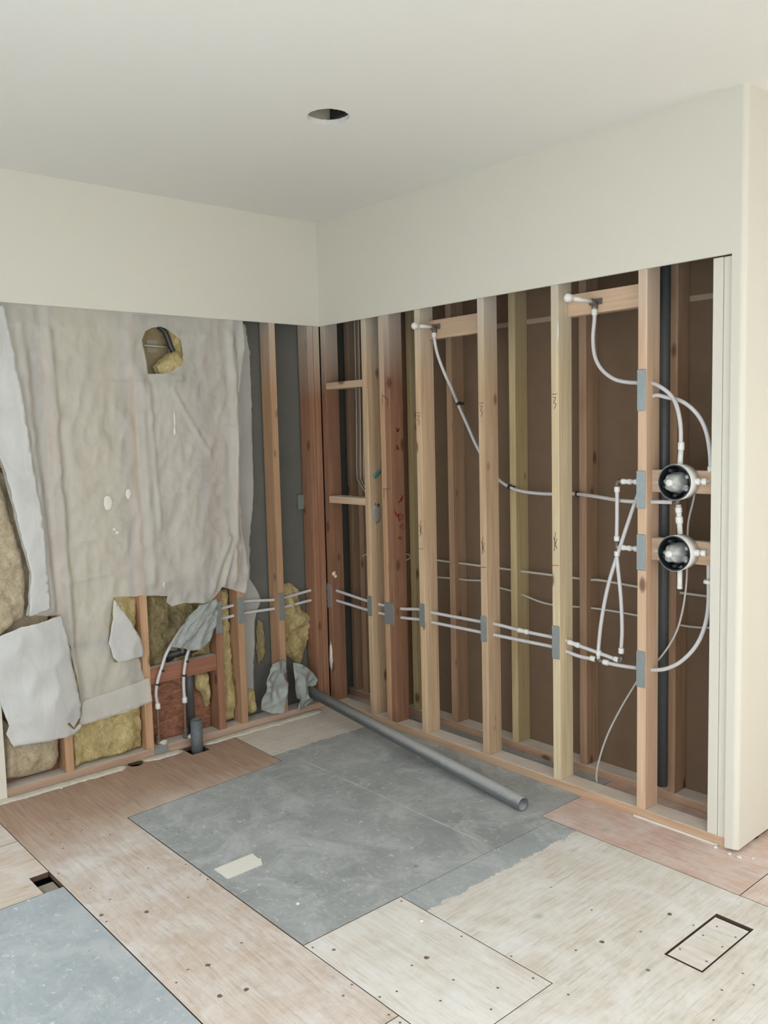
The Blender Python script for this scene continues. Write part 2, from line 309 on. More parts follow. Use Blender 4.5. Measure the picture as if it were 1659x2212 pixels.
def floor_mat(name,c1,c2,axis,grey=None,dusty=.5,red=0):
    m,nt,b,o=mat(name); g=G(nt); p=g.pos(); i='XYZ'.index(axis)
    s=[20,20,20]; s[i]=1.5
    gr=g.noise(g.scale(p,tuple(s)),1.5,8,.66,2.2)
    s2=[85,85,85]; s2[i]=7; fi=g.noise(g.scale(p,tuple(s2)),1,5,.7,.8)
    big=g.noise(p,2.1,5,.62); sm=g.noise(p,9,6,.7); sm2_=g.noise(g.scale(p,(1,1,1),(5,2,0)),5,7,.72,.6)
    col=g.mix(g.ramp(gr,.36,.64),c1,c2)
    col=g.mix(g.math('MULTIPLY',g.ramp(gr,.60,.70),.30),col,tuple(x*.66 for x in c1))
    col=g.mix(g.math('MULTIPLY',g.ramp(fi,.54,.70),.42),col,tuple(x*.60 for x in c1))
    d=g.ramp(g.math('ADD',g.math('MULTIPLY',sm2_,.6),g.math('MULTIPLY',sm,.4)),.42,.62)
    d=g.math('MULTIPLY',d,g.math('SUBTRACT',1.0,g.math('MULTIPLY',g.ramp(fi,.52,.66),.6)))
    col=g.mix(g.math('MULTIPLY',d,dusty),col,(.81,.815,.81))
    if red:
        xx=g.math('ADD',g.sep(p)[0],g.math('MULTIPLY',g.math('SUBTRACT',big,.5),.5)); k=g.ramp(xx,.75,.35)
        col=g.mix(k,col,g.mix(g.ramp(gr,.3,.7),(.36,.235,.165),(.49,.345,.255)))
    v=g.vor(p,7.0); dots=g.ramp(g.math('ADD',v['Distance'],g.math('MULTIPLY',g.noise(p,60,2),.03)),.075,.05)
    keep=g.ramp(g.sep(v['Color'])[0],.45,.5)
    col=g.mix(g.math('MULTIPLY',g.math('MULTIPLY',dots,keep),.85),col,(.10,.08,.07))
    v2=g.vor(g.scale(p,(1,1,1),(3.3,1.7,0)),3.1); sm2=g.ramp(g.math('ADD',v2['Distance'],g.math('MULTIPLY',sm,.08)),.12,.07)
    col=g.mix(g.math('MULTIPLY',g.math('MULTIPLY',sm2,g.ramp(g.sep(v2['Color'])[1],.6,.65)),.45),col,(.30,.28,.27))
    if grey:
        xyz=g.sep(p); e=g.math('MULTIPLY',g.math('SUBTRACT',g.noise(p,16,6,.75),.5),grey.get('w',.10)); mask=None
        for ax,op,v_ in grey['r']:
            s_=g.math('ADD',xyz['XYZ'.index(ax)],e); t=g.math('GREATER_THAN' if op=='>' else 'LESS_THAN',s_,v_)
            mask=t if mask is None else g.math('MULTIPLY',mask,t)
        s5=[3,3,3]; s5[i]=1; fz=g.noise(g.scale(p,(3,1,1),(2,0,0)),14,8,.78,.8); fy=g.noise(g.scale(p,(1,2.6,1),(7,0,0)),26,7,.8,.5)
        gc=g.mix(g.ramp(big,.3,.7),grey.get('c1',(.275,.295,.295)),grey.get('c2',(.395,.415,.41)))
        gc=g.mix(g.math('MULTIPLY',g.ramp(sm2_,.46,.62),.65),gc,(.52,.545,.545))
        gc=g.mix(g.math('MULTIPLY',g.ramp(fz,.56,.66),.35),gc,(.17,.185,.185))
        gc=g.mix(g.math('MULTIPLY',g.ramp(fy,.55,.66),.55),gc,(.62,.64,.635))
        wsp=g.ramp(g.noise(p,24,6,.84),.60,.64)
        gc=g.mix(g.math('MULTIPLY',wsp,.8),gc,(.78,.79,.78))
        gc=g.mix(g.math('MULTIPLY',g.ramp(g.noise(g.scale(p,(1,1,1),(9,9,0)),13,6,.78),.64,.69),.55),gc,(.13,.14,.14))
        if grey.get('line'):
            ln=g.ramp(g.math('ABSOLUTE',g.math('SUBTRACT',xyz[1],-.592)),.006,.003)
            gc=g.mix(g.math('MULTIPLY',ln,g.math('MULTIPLY',g.ramp(g.noise(p,6,4),.40,.6),.7)),gc,(.60,.60,.57))
        rag=g.math('SUBTRACT',mask,g.math('MULTIPLY',wsp,.0))
        col=g.mix(rag,col,gc)
    g.l(col,b.inputs['Base Color']); b.inputs['Roughness'].default_value=.8; g.bump(gr,.15,.002,b); return m
PG=((.62,.52,.42),(.70,.61,.50))
M['f_pale']=floor_mat('plywood_pale',(.58,.53,.45),(.73,.69,.62),'Y',{'r':[('X','<',1.875)],'w':.09,'c1':(.30,.335,.345),'c2':(.42,.455,.465)},.75)
M['f_panel']=floor_mat('plywood_panel_pale',(.61,.56,.49),(.75,.71,.65),'X',None,.75)
M['f_grey']=floor_mat('plywood_grey_thinset',(.60,.53,.44),(.72,.66,.58),'Y',{'r':[('X','>',.40)],'w':.06,'line':1},.4)
M['f_pink']=floor_mat('plywood_pink_edge',(.55,.36,.29),(.68,.51,.43),'X',None,.5)
M['f_blue']=floor_mat('plywood_bluegrey',(.55,.48,.38),(.66,.60,.49),'X',{'r':[('X','>',.0)],'c1':(.32,.365,.385),'c2':(.45,.49,.51)},.5)
M['f_board']=floor_mat('plywood_boards',(.56,.44,.34),(.70,.60,.50),'Y',None,.45)
M['f_right']=floor_mat('plywood_right',(.60,.43,.34),(.72,.57,.47),'Y',None,.5)
M['dark']=plain('dark_void',(.015,.013,.012),.9)
M['pex']=plain('white_plastic_tube',(.60,.59,.60),.38,0,0,30,.05)
M['ring']=plain('white_ring',(.74,.74,.71),.35,0,0,30,.03)
M['brass']=plain('dull_fitting',(.16,.13,.11),.45,.3,0,60,.3)
M['copper']=plain('old_copper',(.30,.20,.15),.5,.5,0,50,.3)
M['galv']=plain('galvanised_steel',(.36,.40,.41),.42,.65,.1,70,.16)
M['black']=plain('black_plastic',(.022,.025,.028),.35,0,0,30,.2)
M['abs']=plain('black_pipe',(.075,.080,.082),.45,0,.1,60,.3)
M['greypipe']=plain('dusty_grey_pipe',(.20,.21,.22),.5,0,.1,60,.2)
def dusty(name,c,d):  # dust tint by normal also paints the pipe's top highlight and dark underside
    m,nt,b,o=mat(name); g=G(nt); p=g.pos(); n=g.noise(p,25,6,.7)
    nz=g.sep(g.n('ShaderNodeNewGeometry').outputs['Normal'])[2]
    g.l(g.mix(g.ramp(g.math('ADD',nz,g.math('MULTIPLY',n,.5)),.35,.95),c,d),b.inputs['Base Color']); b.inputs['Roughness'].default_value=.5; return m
M['greypipe']=dusty('dust_and_painted_shading_pipe',(.11,.12,.125),(.33,.335,.33))
M['stubpipe']=plain('dusty_stub_pipe',(.12,.135,.145),.6,0,.1,60,.3)
M['greycap']=plain('grey_valve_body',(.40,.42,.41),.45,.15,.2,80,.3)
M['wire']=plain('off_white_cable',(.52,.50,.46),.5,0,0,30,.05)
M['plaster']=plain('white_plaster',(.74,.72,.66),.9,0,.5,120,.08)
M['foam']=plain('cream_foam',(.78,.70,.48),.9,0,.6,90,.1)
M['teal']=plain('teal_plastic',(.06,.22,.22),.35)
M['boxgreen']=plain('grey_green_plastic',(.16,.20,.17),.5)
M['tape']=plain('masking_tape',(.80,.79,.71),.7,0,.1,50,.05)
M['ink']=plain('dark_pencil',(.05,.045,.04),.8)
M['redink']=plain('red_crayon',(.30,.03,.03),.8)
M['label']=plain('white_label',(.55,.55,.52),.7,0,0,400,.35)
def batt(name,c1,c2,c3):
    m,nt,b,o=mat(name); g=G(nt); p=g.pos(); n=g.noise(g.scale(p,(1,1,.6)),11,8,.74,1.6); f=g.noise(g.scale(p,(1,1,.45),(3,1,0)),75,6,.75,1.5); k=g.noise(p,34,5,.75,2.5)
    col=g.mix(g.ramp(n,.34,.64),c1,c2); col=g.mix(g.math('MULTIPLY',g.ramp(g.noise(p,5,5,.6),.48,.7),.65),col,c3)
    col=g.mix(g.math('MULTIPLY',g.ramp(k,.50,.66),.5),col,tuple(x*.55 for x in c1))
    col=g.mix(g.math('MULTIPLY',g.ramp(f,.50,.66),.45),col,tuple(min(1,x*1.18) for x in c2))
    g.l(col,b.inputs['Base Color']); b.inputs['Roughness'].default_value=1; b.inputs['Specular IOR Level'].default_value=.1
    h=g.math('ADD',n,g.math('ADD',g.math('MULTIPLY',f,.5),g.math('MULTIPLY',k,.6))); g.bump(h,.9,.014,b); return m
M['batt']=batt('yellow_glass_wool',(.46,.35,.14),(.84,.70,.38),(.62,.50,.26))
M['battdirty']=batt('dirty_glass_wool',(.17,.14,.07),(.46,.38,.21),(.60,.44,.13))
M['batttan']=batt('tan_glass_wool',(.48,.38,.24),(.74,.64,.47),(.62,.50,.33))
def polymat(name,al,c,shape):
    m=bpy.data.materials.new(name); m.use_nodes=True; nt=m.node_tree; nt.nodes.clear(); g=G(nt)
    out=g.n('ShaderNodeOutputMaterial'); p=g.pos()
    n=g.noise(g.scale(p,(1,2.2,.8)),5,6,.6,.8); n2=g.noise(p,26,4,.6); 
    d=g.n('ShaderNodeBsdfPrincipled'); d.inputs['Base Color'].default_value=(*c,1); d.inputs['Roughness'].default_value=.27; d.inputs['Specular IOR Level'].default_value=.35
    tr=g.n('ShaderNodeBsdfTranslucent'); tr.inputs[0].default_value=(*c,1)
    m1=g.n('ShaderNodeMixShader'); m1.inputs[0].default_value=.22; g.l(d.outputs[0],m1.inputs[1]); g.l(tr.outputs[0],m1.inputs[2])
    t=g.n('ShaderNodeBsdfTransparent'); m2=g.n('ShaderNodeMixShader')
    f=g.math('ADD',g.math('MULTIPLY',g.ramp(n,.35,.65),shape),al,0,True); g.l(f,m2.inputs[0]); g.l(t.outputs[0],m2.inputs[1]); g.l(m1.outputs[0],m2.inputs[2]); g.l(m2.outputs[0],out.inputs[0])
    b=g.n('ShaderNodeBump'); g.l(g.math('ADD',n,g.math('MULTIPLY',n2,.12)),b.inputs['Height']); b.inputs['Strength'].default_value=.22; b.inputs['Distance'].default_value=.02
    g.l(b.outputs[0],d.inputs['Normal']); return m
M['poly']=polymat('milky_plastic_sheet',.37,(.86,.85,.81),.05)
M['polythick']=polymat('doubled_plastic_sheet',.78,(.74,.75,.735),.12)
M['polygrey']=polymat('grey_crumpled_plastic',.84,(.43,.46,.44),.14)
# ---------------------------------------------------------------- setting
H=2.65; HB=2.107
# left wall: drywall header, drywall beyond the opening, outer skin
struct('wall_left',(0,.013,-4,0,HB,H),M['wall'])
bm=bmesh.new(); bx(bm,-.02,.013,-2.55,-1.90,0,HB); bx(bm,-.02,.013,-4.0,-3.65,0,HB); bx(bm,-.02,.013,-3.65,-2.55,0,.5); tag(obj('wall_left',bm,M['wall']),kind='structure')
bm=bmesh.new(); bx(bm,-.12,-.10,-1.9,-.64,0,H+.3); tag(obj('wall_left',bm,M['osb']),kind='structure')
struct('wall_left',(-.12,-.10,-.64,.42,0,H+.3),M['greyback'])
struct('wall_left',(-.20,-.12,-1.95,.42,-.1,H+.3),M['dark'])
# right wall: drywall header
def profile(name,x0,z0,z1,jag=0):
    c=(2.358,.007); r=.02; P=[(x0,0),(x0,-.013)]+[(x0+(2.358-x0)*k/12,-.013) for k in range(1,13)]
    P+=[(c[0]+r*math.sin(a),c[1]-r*math.cos(a)) for a in [math.pi/2*k/14 for k in range(1,15)]]+[(2.378,.007+.02*k) for k in range(1,10)]+[(2.378,1.6),(2.362,1.6),(2.362,.0)]
    bm=bmesh.new(); rr=random.Random(5); T=[bm.verts.new((x,y,z1)) for x,y in P]; B_=[bm.verts.new((x,y,z0+jag*noise.noise(Vector((x*60,y*60,3)))*(y<.2))) for x,y in P]; n=len(P)
    for k in range(n): bm.faces.new((B_[k],B_[(k+1)%n],T[(k+1)%n],T[k]))
    bm.faces.new(T); bm.faces.new(B_[::-1]); bmesh.ops.recalc_face_normals(bm,faces=bm.faces); o=obj(name,bm,M['wall'])
    return tag(o,kind='structure')
profile('wall_right',.013,HB,H)
profile('wall_right',2.331,.013,HB,.009)
# board of the room behind, seen from its back
struct('wall_back',(.30,2.365,.305,.318,0,H),M['kraft'])
struct('wall_back',(-.10,.30,.305,.318,0,H),M['greyback'])
struct('wall_back',(-.12,2.365,.318,.34,-.05,H+.3),M['dark'])
box('drywall_joint',(.3,2.36,.3035,.305,2.012,2.034),plain('joint_strip',(.34,.26,.19),.8)) ; tag(bpy.data.objects['drywall_joint'],kind='structure')
bpy.data.objects['drywall_joint'].name='trim_1'
# rest of the room
struct('wall_far',(2.378,4.6,1.6,1.62,0,H),M['wall'])
bm=bmesh.new(); bx(bm,4.6,4.63,-3.3,-1.1,0,.3); bx(bm,4.6,4.63,-3.3,-1.1,2.1,H); bx(bm,4.6,4.63,-1.1,-.5,0,H); bx(bm,4.6,4.63,-.5,1.0,0,.75); bx(bm,4.6,4.63,-.5,1.0,2.05,H); bx(bm,4.6,4.63,1.0,1.62,0,H); bx(bm,4.6,4.63,-4.03,-3.3,0,H); tag(obj('wall_east',bm,M['wall']),kind='structure')
bm=bmesh.new(); bx(bm,-.1,1.9,-4.03,-4.0,0,H); bx(bm,4.3,4.63,-4.03,-4.0,0,H); bx(bm,1.9,4.3,-4.03,-4.0,2.1,H); tag(obj('wall_south',bm,M['wall']),kind='structure')
def ring_mesh(cx,cy,r0,z0,z1,xs,ys,n=90,jag=.0):
    # slab with a round sawn hole
    bm=bmesh.new(); rr=random.Random(3)
    x0,x1=xs; y0,y1=ys; I=[];O=[]
    for k in range(n):
        a=2*math.pi*k/n; r=r0+rr.uniform(-jag,jag); c,s=math.cos(a),math.sin(a)
        I.append((cx+r*c,cy+r*s)); t=min(((x1-cx)/c if c>0 else (x0-cx)/c) if abs(c)>1e-6 else 1e9,((y1-cy)/s if s>0 else (y0-cy)/s) if abs(s)>1e-6 else 1e9); O.append((cx+t*c,cy+t*s))
    def add(L,z): return [bm.verts.new((x,y,z)) for x,y in L]
    i0,i1,o0,o1=add(I,z0),add(I,z1),add(O,z0),add(O,z1)
    for k in range(n):
        j=(k+1)%n
        bm.faces.new((i0[k],i0[j],o0[j],o0[k])); bm.faces.new((i1[k],o1[k],o1[j],i1[j])); bm.faces.new((i0[k],i1[k],i1[j],i0[j]))
    # fill missing corners
    for cxn in (x0,x1):
        for cyn in (y0,y1):
            best=None
            for k in range(n):
                j=(k+1)%n
                if (abs(O[k][0]-cxn)<1e-6 and abs(O[j][1]-cyn)<1e-6) or (abs(O[j][0]-cxn)<1e-6 and abs(O[k][1]-cyn)<1e-6): best=(k,j)
            if best:
                k,j=best
                for z,L in ((z0,o0),(z1,o1)):
                    c=bm.verts.new((cxn,cyn,z))
                    bm.faces.new((L[k],L[j],c))
    bmesh.ops.recalc_face_normals(bm,faces=bm.faces)
    return bm
bm=ring_mesh(1.291,-.914,.075,H,H+.016,(.79,1.79),(-1.414,-.414),90,.0022)
bx(bm,-.1,.79,-4.03,1.62,H,H+.016); bx(bm,1.79,4.63,-4.03,1.62,H,H+.016); bx(bm,.79,1.79,-4.03,-1.414,H,H+.016); bx(bm,.79,1.79,-.414,0.0,H,H+.016)
tag(obj('ceiling',bm,M['ceil']),kind='structure')
bm=bmesh.new(); bx(bm,1.02,1.225,-2,0,H+.017,H+.27); j=tag(obj('trim_2',bm,plain('grey_joist',(.30,.27,.22),.9)),kind='structure')
bm=bmesh.new(); bx(bm,-.1,4.63,-3.0,1.62,H+.29,H+.3); bx(bm,1.75,1.79,-2,0,H+.017,H+.27); bx(bm,1.226,1.75,-.855,-.80,H+.017,H+.27); bx(bm,1.0,1.8,-.30,-.28,H+.017,H+.27); tag(obj('ceiling',bm,M['dark']),kind='structure')  # includes a black cross box added so the hole's right side looks dark
# floor: dark below, sheets above
struct('floor',(-.12,4.63,-4.03,1.62,-.12,-.06),M['dark'])
DOTS=[(0.391,-1.647,0.0042),(0.394,-1.692,0.0042),(0.527,-1.647,0.0042),(0.641,-1.581,0.0042),(0.478,-1.749,0.0042),(0.568,-1.749,0.0042),(0.624,-1.76,0.0042),(0.493,-1.512,0.0042),(0.99,-1.594,0.0042),(0.978,-1.801,0.0042),(1.095,-1.782,0.0042),(1.214,-1.847,0.0042),(0.8,-1.843,0.0042),(1.06,-1.483,0.0042),(1.162,-1.481,0.0042),(1.208,-1.478,0.0042),(1.267,-1.585,0.0042),(1.613,-1.594,0.0042),(1.65,-1.831,0.0042),(1.618,-1.779,0.0042),(1.781,-1.452,0.0042),(1.997,-1.476,0.0042),(2.091,-1.454,0.0042),(2.161,-1.484,0.0042),(2.204,-1.483,0.0042),(2.105,-1.405,0.0042),(2.018,-1.523,0.0042),(1.776,-1.086,0.0042),(2.048,-1.087,0.0042),(2.217,-1.055,0.0042),(2.325,-1.088,0.0042),(2.332,-1.272,0.0042),(2.435,-1.075,0.0042),(2.177,-1.256,0.0042),(2.215,-1.345,0.0042),(2.049,-1.296,0.0042),(2.285,-1.192,0.0042),(2.328,-0.895,0.0042),(2.406,-0.676,0.0042),(2.498,-0.53,0.0042),(2.712,-0.648,0.0042),(2.708,-0.758,0.0042),(2.756,-0.675,0.0042),(2.752,-0.887,0.0042),(2.234,-0.683,0.0042),(2.059,-0.666,0.0042),(0.673,-0.905,0.0042),(0.909,-1.288,0.0042),(0.749,-1.397,0.0042),(0.978,-1.44,0.0042),(1.435,-1.264,0.0042),(0.682,-1.195,0.0042),(0.245,-1.339,0.0042),(0.447,-1.285,0.0042),(1.251,-1.727,0.0085),(1.167,-1.843,0.0085),(1.64,-1.725,0.0085),(1.813,-1.703,0.0085),(1.786,-1.772,0.0085),(2.052,-1.238,0.0085),(2.416,-0.527,0.0085),(2.356,-0.805,0.0085)]
PLUGDOTS=[(2.544,-0.556,0.0038),(2.55,-0.483,0.0038),(2.615,-0.495,0.0038),(2.612,-0.569,0.0038),(2.533,-0.669,0.0038),(2.615,-0.668,0.0038)]
DOTM=plain('dark_nail_holes',(.16,.13,.11),.8)
EDGE=plain('sawn_plywood_edge',(.10,.06,.04),.9,0,0,60,.3)
def slab(name,poly,m,z0=-.019,z1=0,holes=(),kind='structure'):
    v,F=fill(poly,holes,5,1); bm=bmesh.new()
    t=[bm.verts.new((p.x,p.y,z1)) for p in v]; b=[bm.verts.new((p.x,p.y,z0)) for p in v]
    for f in F: bm.faces.new([t[i] for i in f]); bm.faces.new([b[i] for i in reversed(f)])
    tops=set(t)
    for e in [e for e in bm.edges if len(e.link_faces)==1 and e.verts[0] in tops]:
        a,c=e.verts; ia,ic=t.index(a),t.index(c); bm.faces.new((a,c,b[ic],b[ia]))
    bmesh.ops.recalc_face_normals(bm,faces=bm.faces); dots=[]
    if m.name.startswith('plywood'):
        for k,(x,y,r) in enumerate(DOTS if kind else PLUGDOTS):
            if inside((x,y),poly) and not any(inside((x,y),h) for h in holes):
                rr=random.Random(k); c=[bm.verts.new((x+r*rr.uniform(.65,1.15)*math.cos(a),y+r*rr.uniform(.65,1.15)*math.sin(a),z1+.0005)) for a in [math.pi*q/5 for q in range(10)]]
                bm.faces.new(c)
                dots.append(len(bm.faces)-1)
    o=obj(name,bm,m)
    if m.name.startswith('plywood'):
        o.data.materials.append(EDGE); o.data.materials.append(DOTM)
        for k in dots: o.data.polygons[k].material_index=2
        for f in o.data.polygons:
            if abs(f.normal.z)<.5: f.material_index=1
    if kind: o['kind']=kind
    return o
rect=lambda a,b,c,d:[(a,c),(b,c),(b,d),(a,d)]
circ=[(.020+.036*math.cos(2*math.pi*k/28),-1.183+.036*math.sin(2*math.pi*k/28)) for k in range(28)]
SQ=rect(.004,.113,-.934,-.836)
# red-toned L-shaped sheet under the left wall plus the long strip
M['f_L']=floor_mat('plywood_red_to_pale',(.52,.41,.33),(.66,.56,.47),'X',None,.6,1)
slab('floor',[(-.09,-1.8615),(2.18,-1.8615),(2.18,-1.468),(.545,-1.468),(.487,-.672),(-.09,-.655)],M['f_L'],holes=[circ,SQ])
slab('floor',rect(2.183,4.2,-1.8615,-1.468),M['f_panel'])
slab('floor',[(.548,-1.4640),(1.752,-1.4640),(1.752,-.2655),(1.698,-.2655),(1.698,.34),(-.1,.34),(-.1,-.652),(.489,-.669)],M['f_grey'])
slab('floor',rect(1.755,2.374,-1.465,-1.069),M['f_panel'])
slab('floor',[(2.3765,-1.465),(4.2,-1.465),(4.2,-.267),(1.7535,-.267),(1.7535,-1.066),(2.3765,-1.066)],M['f_pale'],holes=[rect(2.514,2.634,-.726,-.418)])
slab('floor',[(1.7,-.264),(2.512,-.264),(2.512,.34),(1.7,.34)],M['f_pink'])
slab('floor',rect(2.515,4.2,-.264,1.6),M['f_right'])
slab('floor',rect(-.02,.441,-4.0,-1.8645),M['f_board'])
slab('floor',[(.444,-4.0),(.9,-4.0),(.9,-1.932),(.762,-1.932),(.762,-1.8645),(.444,-1.8645)],M['f_board'])
slab('floor',rect(.9025,4.2,-4.0,-1.8655),M['f_blue'])
slab('floor',rect(4.203,4.6,-4.0,1.6),M['f_right'])
slab('floor',rect(.80,.899,-1.92,-1.8645),plain('grey_wood_scrap',(.33,.29,.23),.9,0,.2,30,.3),-.045,-.022)
# loose square plug in its sawn hole
pl=slab('plywood_plug',rect(2.521,2.628,-.717,-.438),M['f_panel'],-.018,-.001,(),None)
tag(pl,'pale rectangular plywood cutout sitting loose in its sawn hole in the floor','plywood')
# patches
def polyobj(name,pts,z0,z1,m,**k): return slab(name,pts,m,z0,z1,(),None)
t=polyobj('masking_tape',[(1.161,-1.426),(1.158,-1.264),(1.205,-1.269),(1.212,-1.262),(1.254,-1.283),(1.254,-1.426)],.0002,.0012,M['tape'])
tag(t,'short strip of cream masking tape stuck on the grey stained floor','tape')
# plaster ridge along the left sole plate
prof=[(0,.0),(.002,.006),(.022,.007),(.040,.0045),(.055,.0)]
adh=plain('dried_adhesive',(.62,.59,.50),.9,0,.4,40,.22)
def ridge(ya,yb,num):
    bm=bmesh.new(); L=[]; n=max(8,int((yb-ya)/.012))
    for i in range(n+1):
        y=ya+i*(yb-ya)/n; rr=[]
        for k,(x,z) in enumerate(prof):
            nn=noise.fractal(Vector((y*22,k*1.3,4)),1,2,4); tp=min(1,min(i,n-i)/3+.15)
            rr.append(bm.verts.new((x*(.5+.5*tp)+(nn*.010 if k>1 else 0)+.001,y,max(.0003,(z+abs(nn)*.004)*tp if k not in(0,4) else .0003))))
        L.append(rr)
    for a,b in zip(L,L[1:]):
        for k in range(4): bm.faces.new((a[k],a[k+1],b[k+1],b[k]))
        bm.faces.new((a[4],a[0],b[0],b[4]))
    bm.faces.new(L[0]); bm.faces.new(L[-1][::-1]); bmesh.ops.recalc_face_normals(bm,faces=bm.faces)
    tag(obj('trim_%d'%num,bm,adh,None,True),kind='structure')
ridge(-1.88,-1.228,3); ridge(-1.140,-.94,6); ridge(-.83,-.08,7)
bm=bmesh.new(); tube(bm,[(x,-.003+.0015*noise.noise(Vector((x*30,0,0))),.003) for x in [1.95+.01*k for k in range(36)]],.0042,8); tag(obj('trim_8',bm,M['plaster'],None,True),kind='structure')
# small plaster crumbs
for i,(x,y,s) in enumerate([(2.36,-.03,.008),(2.395,-.03,.010),(2.43,.0,.006),(2.30,-.02,.009),(1.905,-1.119,.007),(1.554,-1.343,.006),(.05,-1.44,.007),(.06,-1.55,.006)]):
    bm=bmesh.new(); bmesh.ops.create_icosphere(bm,subdivisions=2,radius=s)
    for v in bm.verts: v.co=Vector((v.co.x,v.co.y,v.co.z*.5))*(1+.5*noise.noise(v.co*200+Vector((i,0,0))))+Vector((x,y,s*.35))
    w=['by the foot of the wall corner','just outside the wall corner','on the pink board right of the wall corner','at the end of the sole plate under the white stud','at the edge where grey stain meets pale plywood','on the grey stained floor right of the tape','beside the foot of the leftmost bare stud','on the adhesive ridge at far left'][i]
    tag(obj('plaster_crumb',bm,M['plaster'],None,True),'small white plaster crumb '+w,'debris','plaster crumbs')
# ---------------------------------------------------------------- timber framing
TOP=2.57
def stud(b,m,label,group):
    bm=bx(bmesh.new(),*b,.0022); c=Vector(((b[0]+b[1])/2,(b[2]+b[3])/2,b[4]))
    for v in bm.verts: v.co-=c
    o=obj('wall_stud',bm,M[m]); o.location=c
    tag(o,label,'stud',group); return o
G1='front row studs of the right wall'; G2='back row studs of the right wall'; G3='studs of the left wall'
S=.038
fr=[(.004,.042,'fir_red','reddish first stud of the right wall, in the inside corner with white putty on it'),
 (.348,.386,'fir','tan stud closing the right side of the two short horizontal blocks'),
 (.483,.520,'fir_mid','left half of the doubled stud, between the narrow bay and the wide bays'),
 (.521,.559,'fir_red','right half of the doubled stud, reddish brown with red crayon marks'),
 (.746,.784,'fir','pale stud behind the left shower arm, its front carrying a pencil mark'),
 (1.152,1.190,'fir','knotty pale stud just right of the left header block'),
 (1.557,1.595,'fir_pale','straw coloured stud at the left end of the right shower arm block'),
 (1.962,2.000,'fir_peach','peach coloured stud with four steel plates beside the two shower valves')]
FS=[]
for x0,x1,m,l in fr: FS.append(stud((x0,x1,0,.089,.038,TOP),m,l,G1))
stud((2.257,2.294,0,.089,.038,HB-.004),'white','white painted stud at the right edge of the opening',G1)
stud((2.295,2.331,0.003,.089,.002,HB-.004),'white','white painted stud tight against the wall end, right of its twin',G1)
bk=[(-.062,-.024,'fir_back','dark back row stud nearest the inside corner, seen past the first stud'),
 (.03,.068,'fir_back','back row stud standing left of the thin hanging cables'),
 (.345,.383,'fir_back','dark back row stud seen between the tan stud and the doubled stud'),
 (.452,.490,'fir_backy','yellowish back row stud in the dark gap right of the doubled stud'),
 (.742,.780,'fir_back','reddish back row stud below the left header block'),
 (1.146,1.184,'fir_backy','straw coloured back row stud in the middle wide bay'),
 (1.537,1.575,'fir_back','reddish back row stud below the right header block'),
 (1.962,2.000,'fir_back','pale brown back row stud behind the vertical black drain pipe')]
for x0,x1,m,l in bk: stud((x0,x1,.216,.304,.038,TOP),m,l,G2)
lf=[(-.042,-.004,'fir_red','reddish corner stud of the left wall, nearest the inside corner'),
 (-.083,-.045,'fir_red','reddish stud doubled with the corner stud of the left wall'),
 (-.328,-.290,'fir_mid','tall bare stud of the left wall standing clear right of the plastic sheet'),
 (-.580,-.542,'fir_mid','reddish stud showing under the sheet right of the long narrow yellow batt'),
 (-.712,-.674,'fir_red','reddish stud with a steel plate right of the two supply risers'),
 (-1.112,-1.074,'fir_mid','reddish brown stud left of the two supply risers'),
 (-1.502,-1.464,'fir_mid','stud foot showing between the two lowest batts at left')]
for y0,y1,m,l in lf: stud((-.089,0,y0,y1,.038,TOP),m,l,G3)
stud((-.089,.010,-1.81,-1.762,.0,.69),'white','pale painted stud at the far left edge of the photo',G3)
tag(box('sole_plate',(-.0,2.331,0,.089,0,.038),M['fir_x'],None,.002),'long pale wooden sole plate under the front row studs of the right wall','plate')
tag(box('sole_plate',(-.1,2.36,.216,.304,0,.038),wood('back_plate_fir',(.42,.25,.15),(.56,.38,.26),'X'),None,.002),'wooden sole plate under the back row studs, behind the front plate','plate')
tag(box('sole_plate',(-.089,0,-1.9,-.002,0,.038),M['fir_y'],None,.002),'dusty reddish sole plate along the foot of the left wall','plate')
tag(box('top_plate',(-.089,2.331,0,.304,TOP,TOP+.076),M['fir_back']),kind='structure'); bpy.data.objects['top_plate'].name='trim_4'
box('trim_5',(-.089,0,-1.9,-.002,TOP,TOP+.076),M['fir_back'])['kind']='structure'
def block(b,m,label,cat='block',name='blocking'):
    return tag(box(name,b,M[m],None,.0018),label,cat)
block((.043,.347,.0,.086,1.768,1.804),'block_x','upper short horizontal block between the corner stud and the tan stud')
block((.043,.347,.0,.086,1.153,1.190),'block_x','lower short horizontal block between the corner stud and the tan stud')
block((.785,1.151,.062,.100,1.968,2.057),'block_x','left header block on edge carrying the left shower arm')
block((1.596,1.961,.062,.100,1.984,2.070),'block_x','right header block on edge carrying the right shower arm')
block((2.001,2.256,.034,.072,1.282,1.365),'block_x','short pale block behind the upper round shower valve')
block((2.001,2.256,.034,.072,1.022,1.106),'block_x','short pale block behind the lower round shower valve')
block((-.046,-.006,-1.073,-.713,.352,.432),'block_red','red brown block on edge behind the two supply risers, left wall')
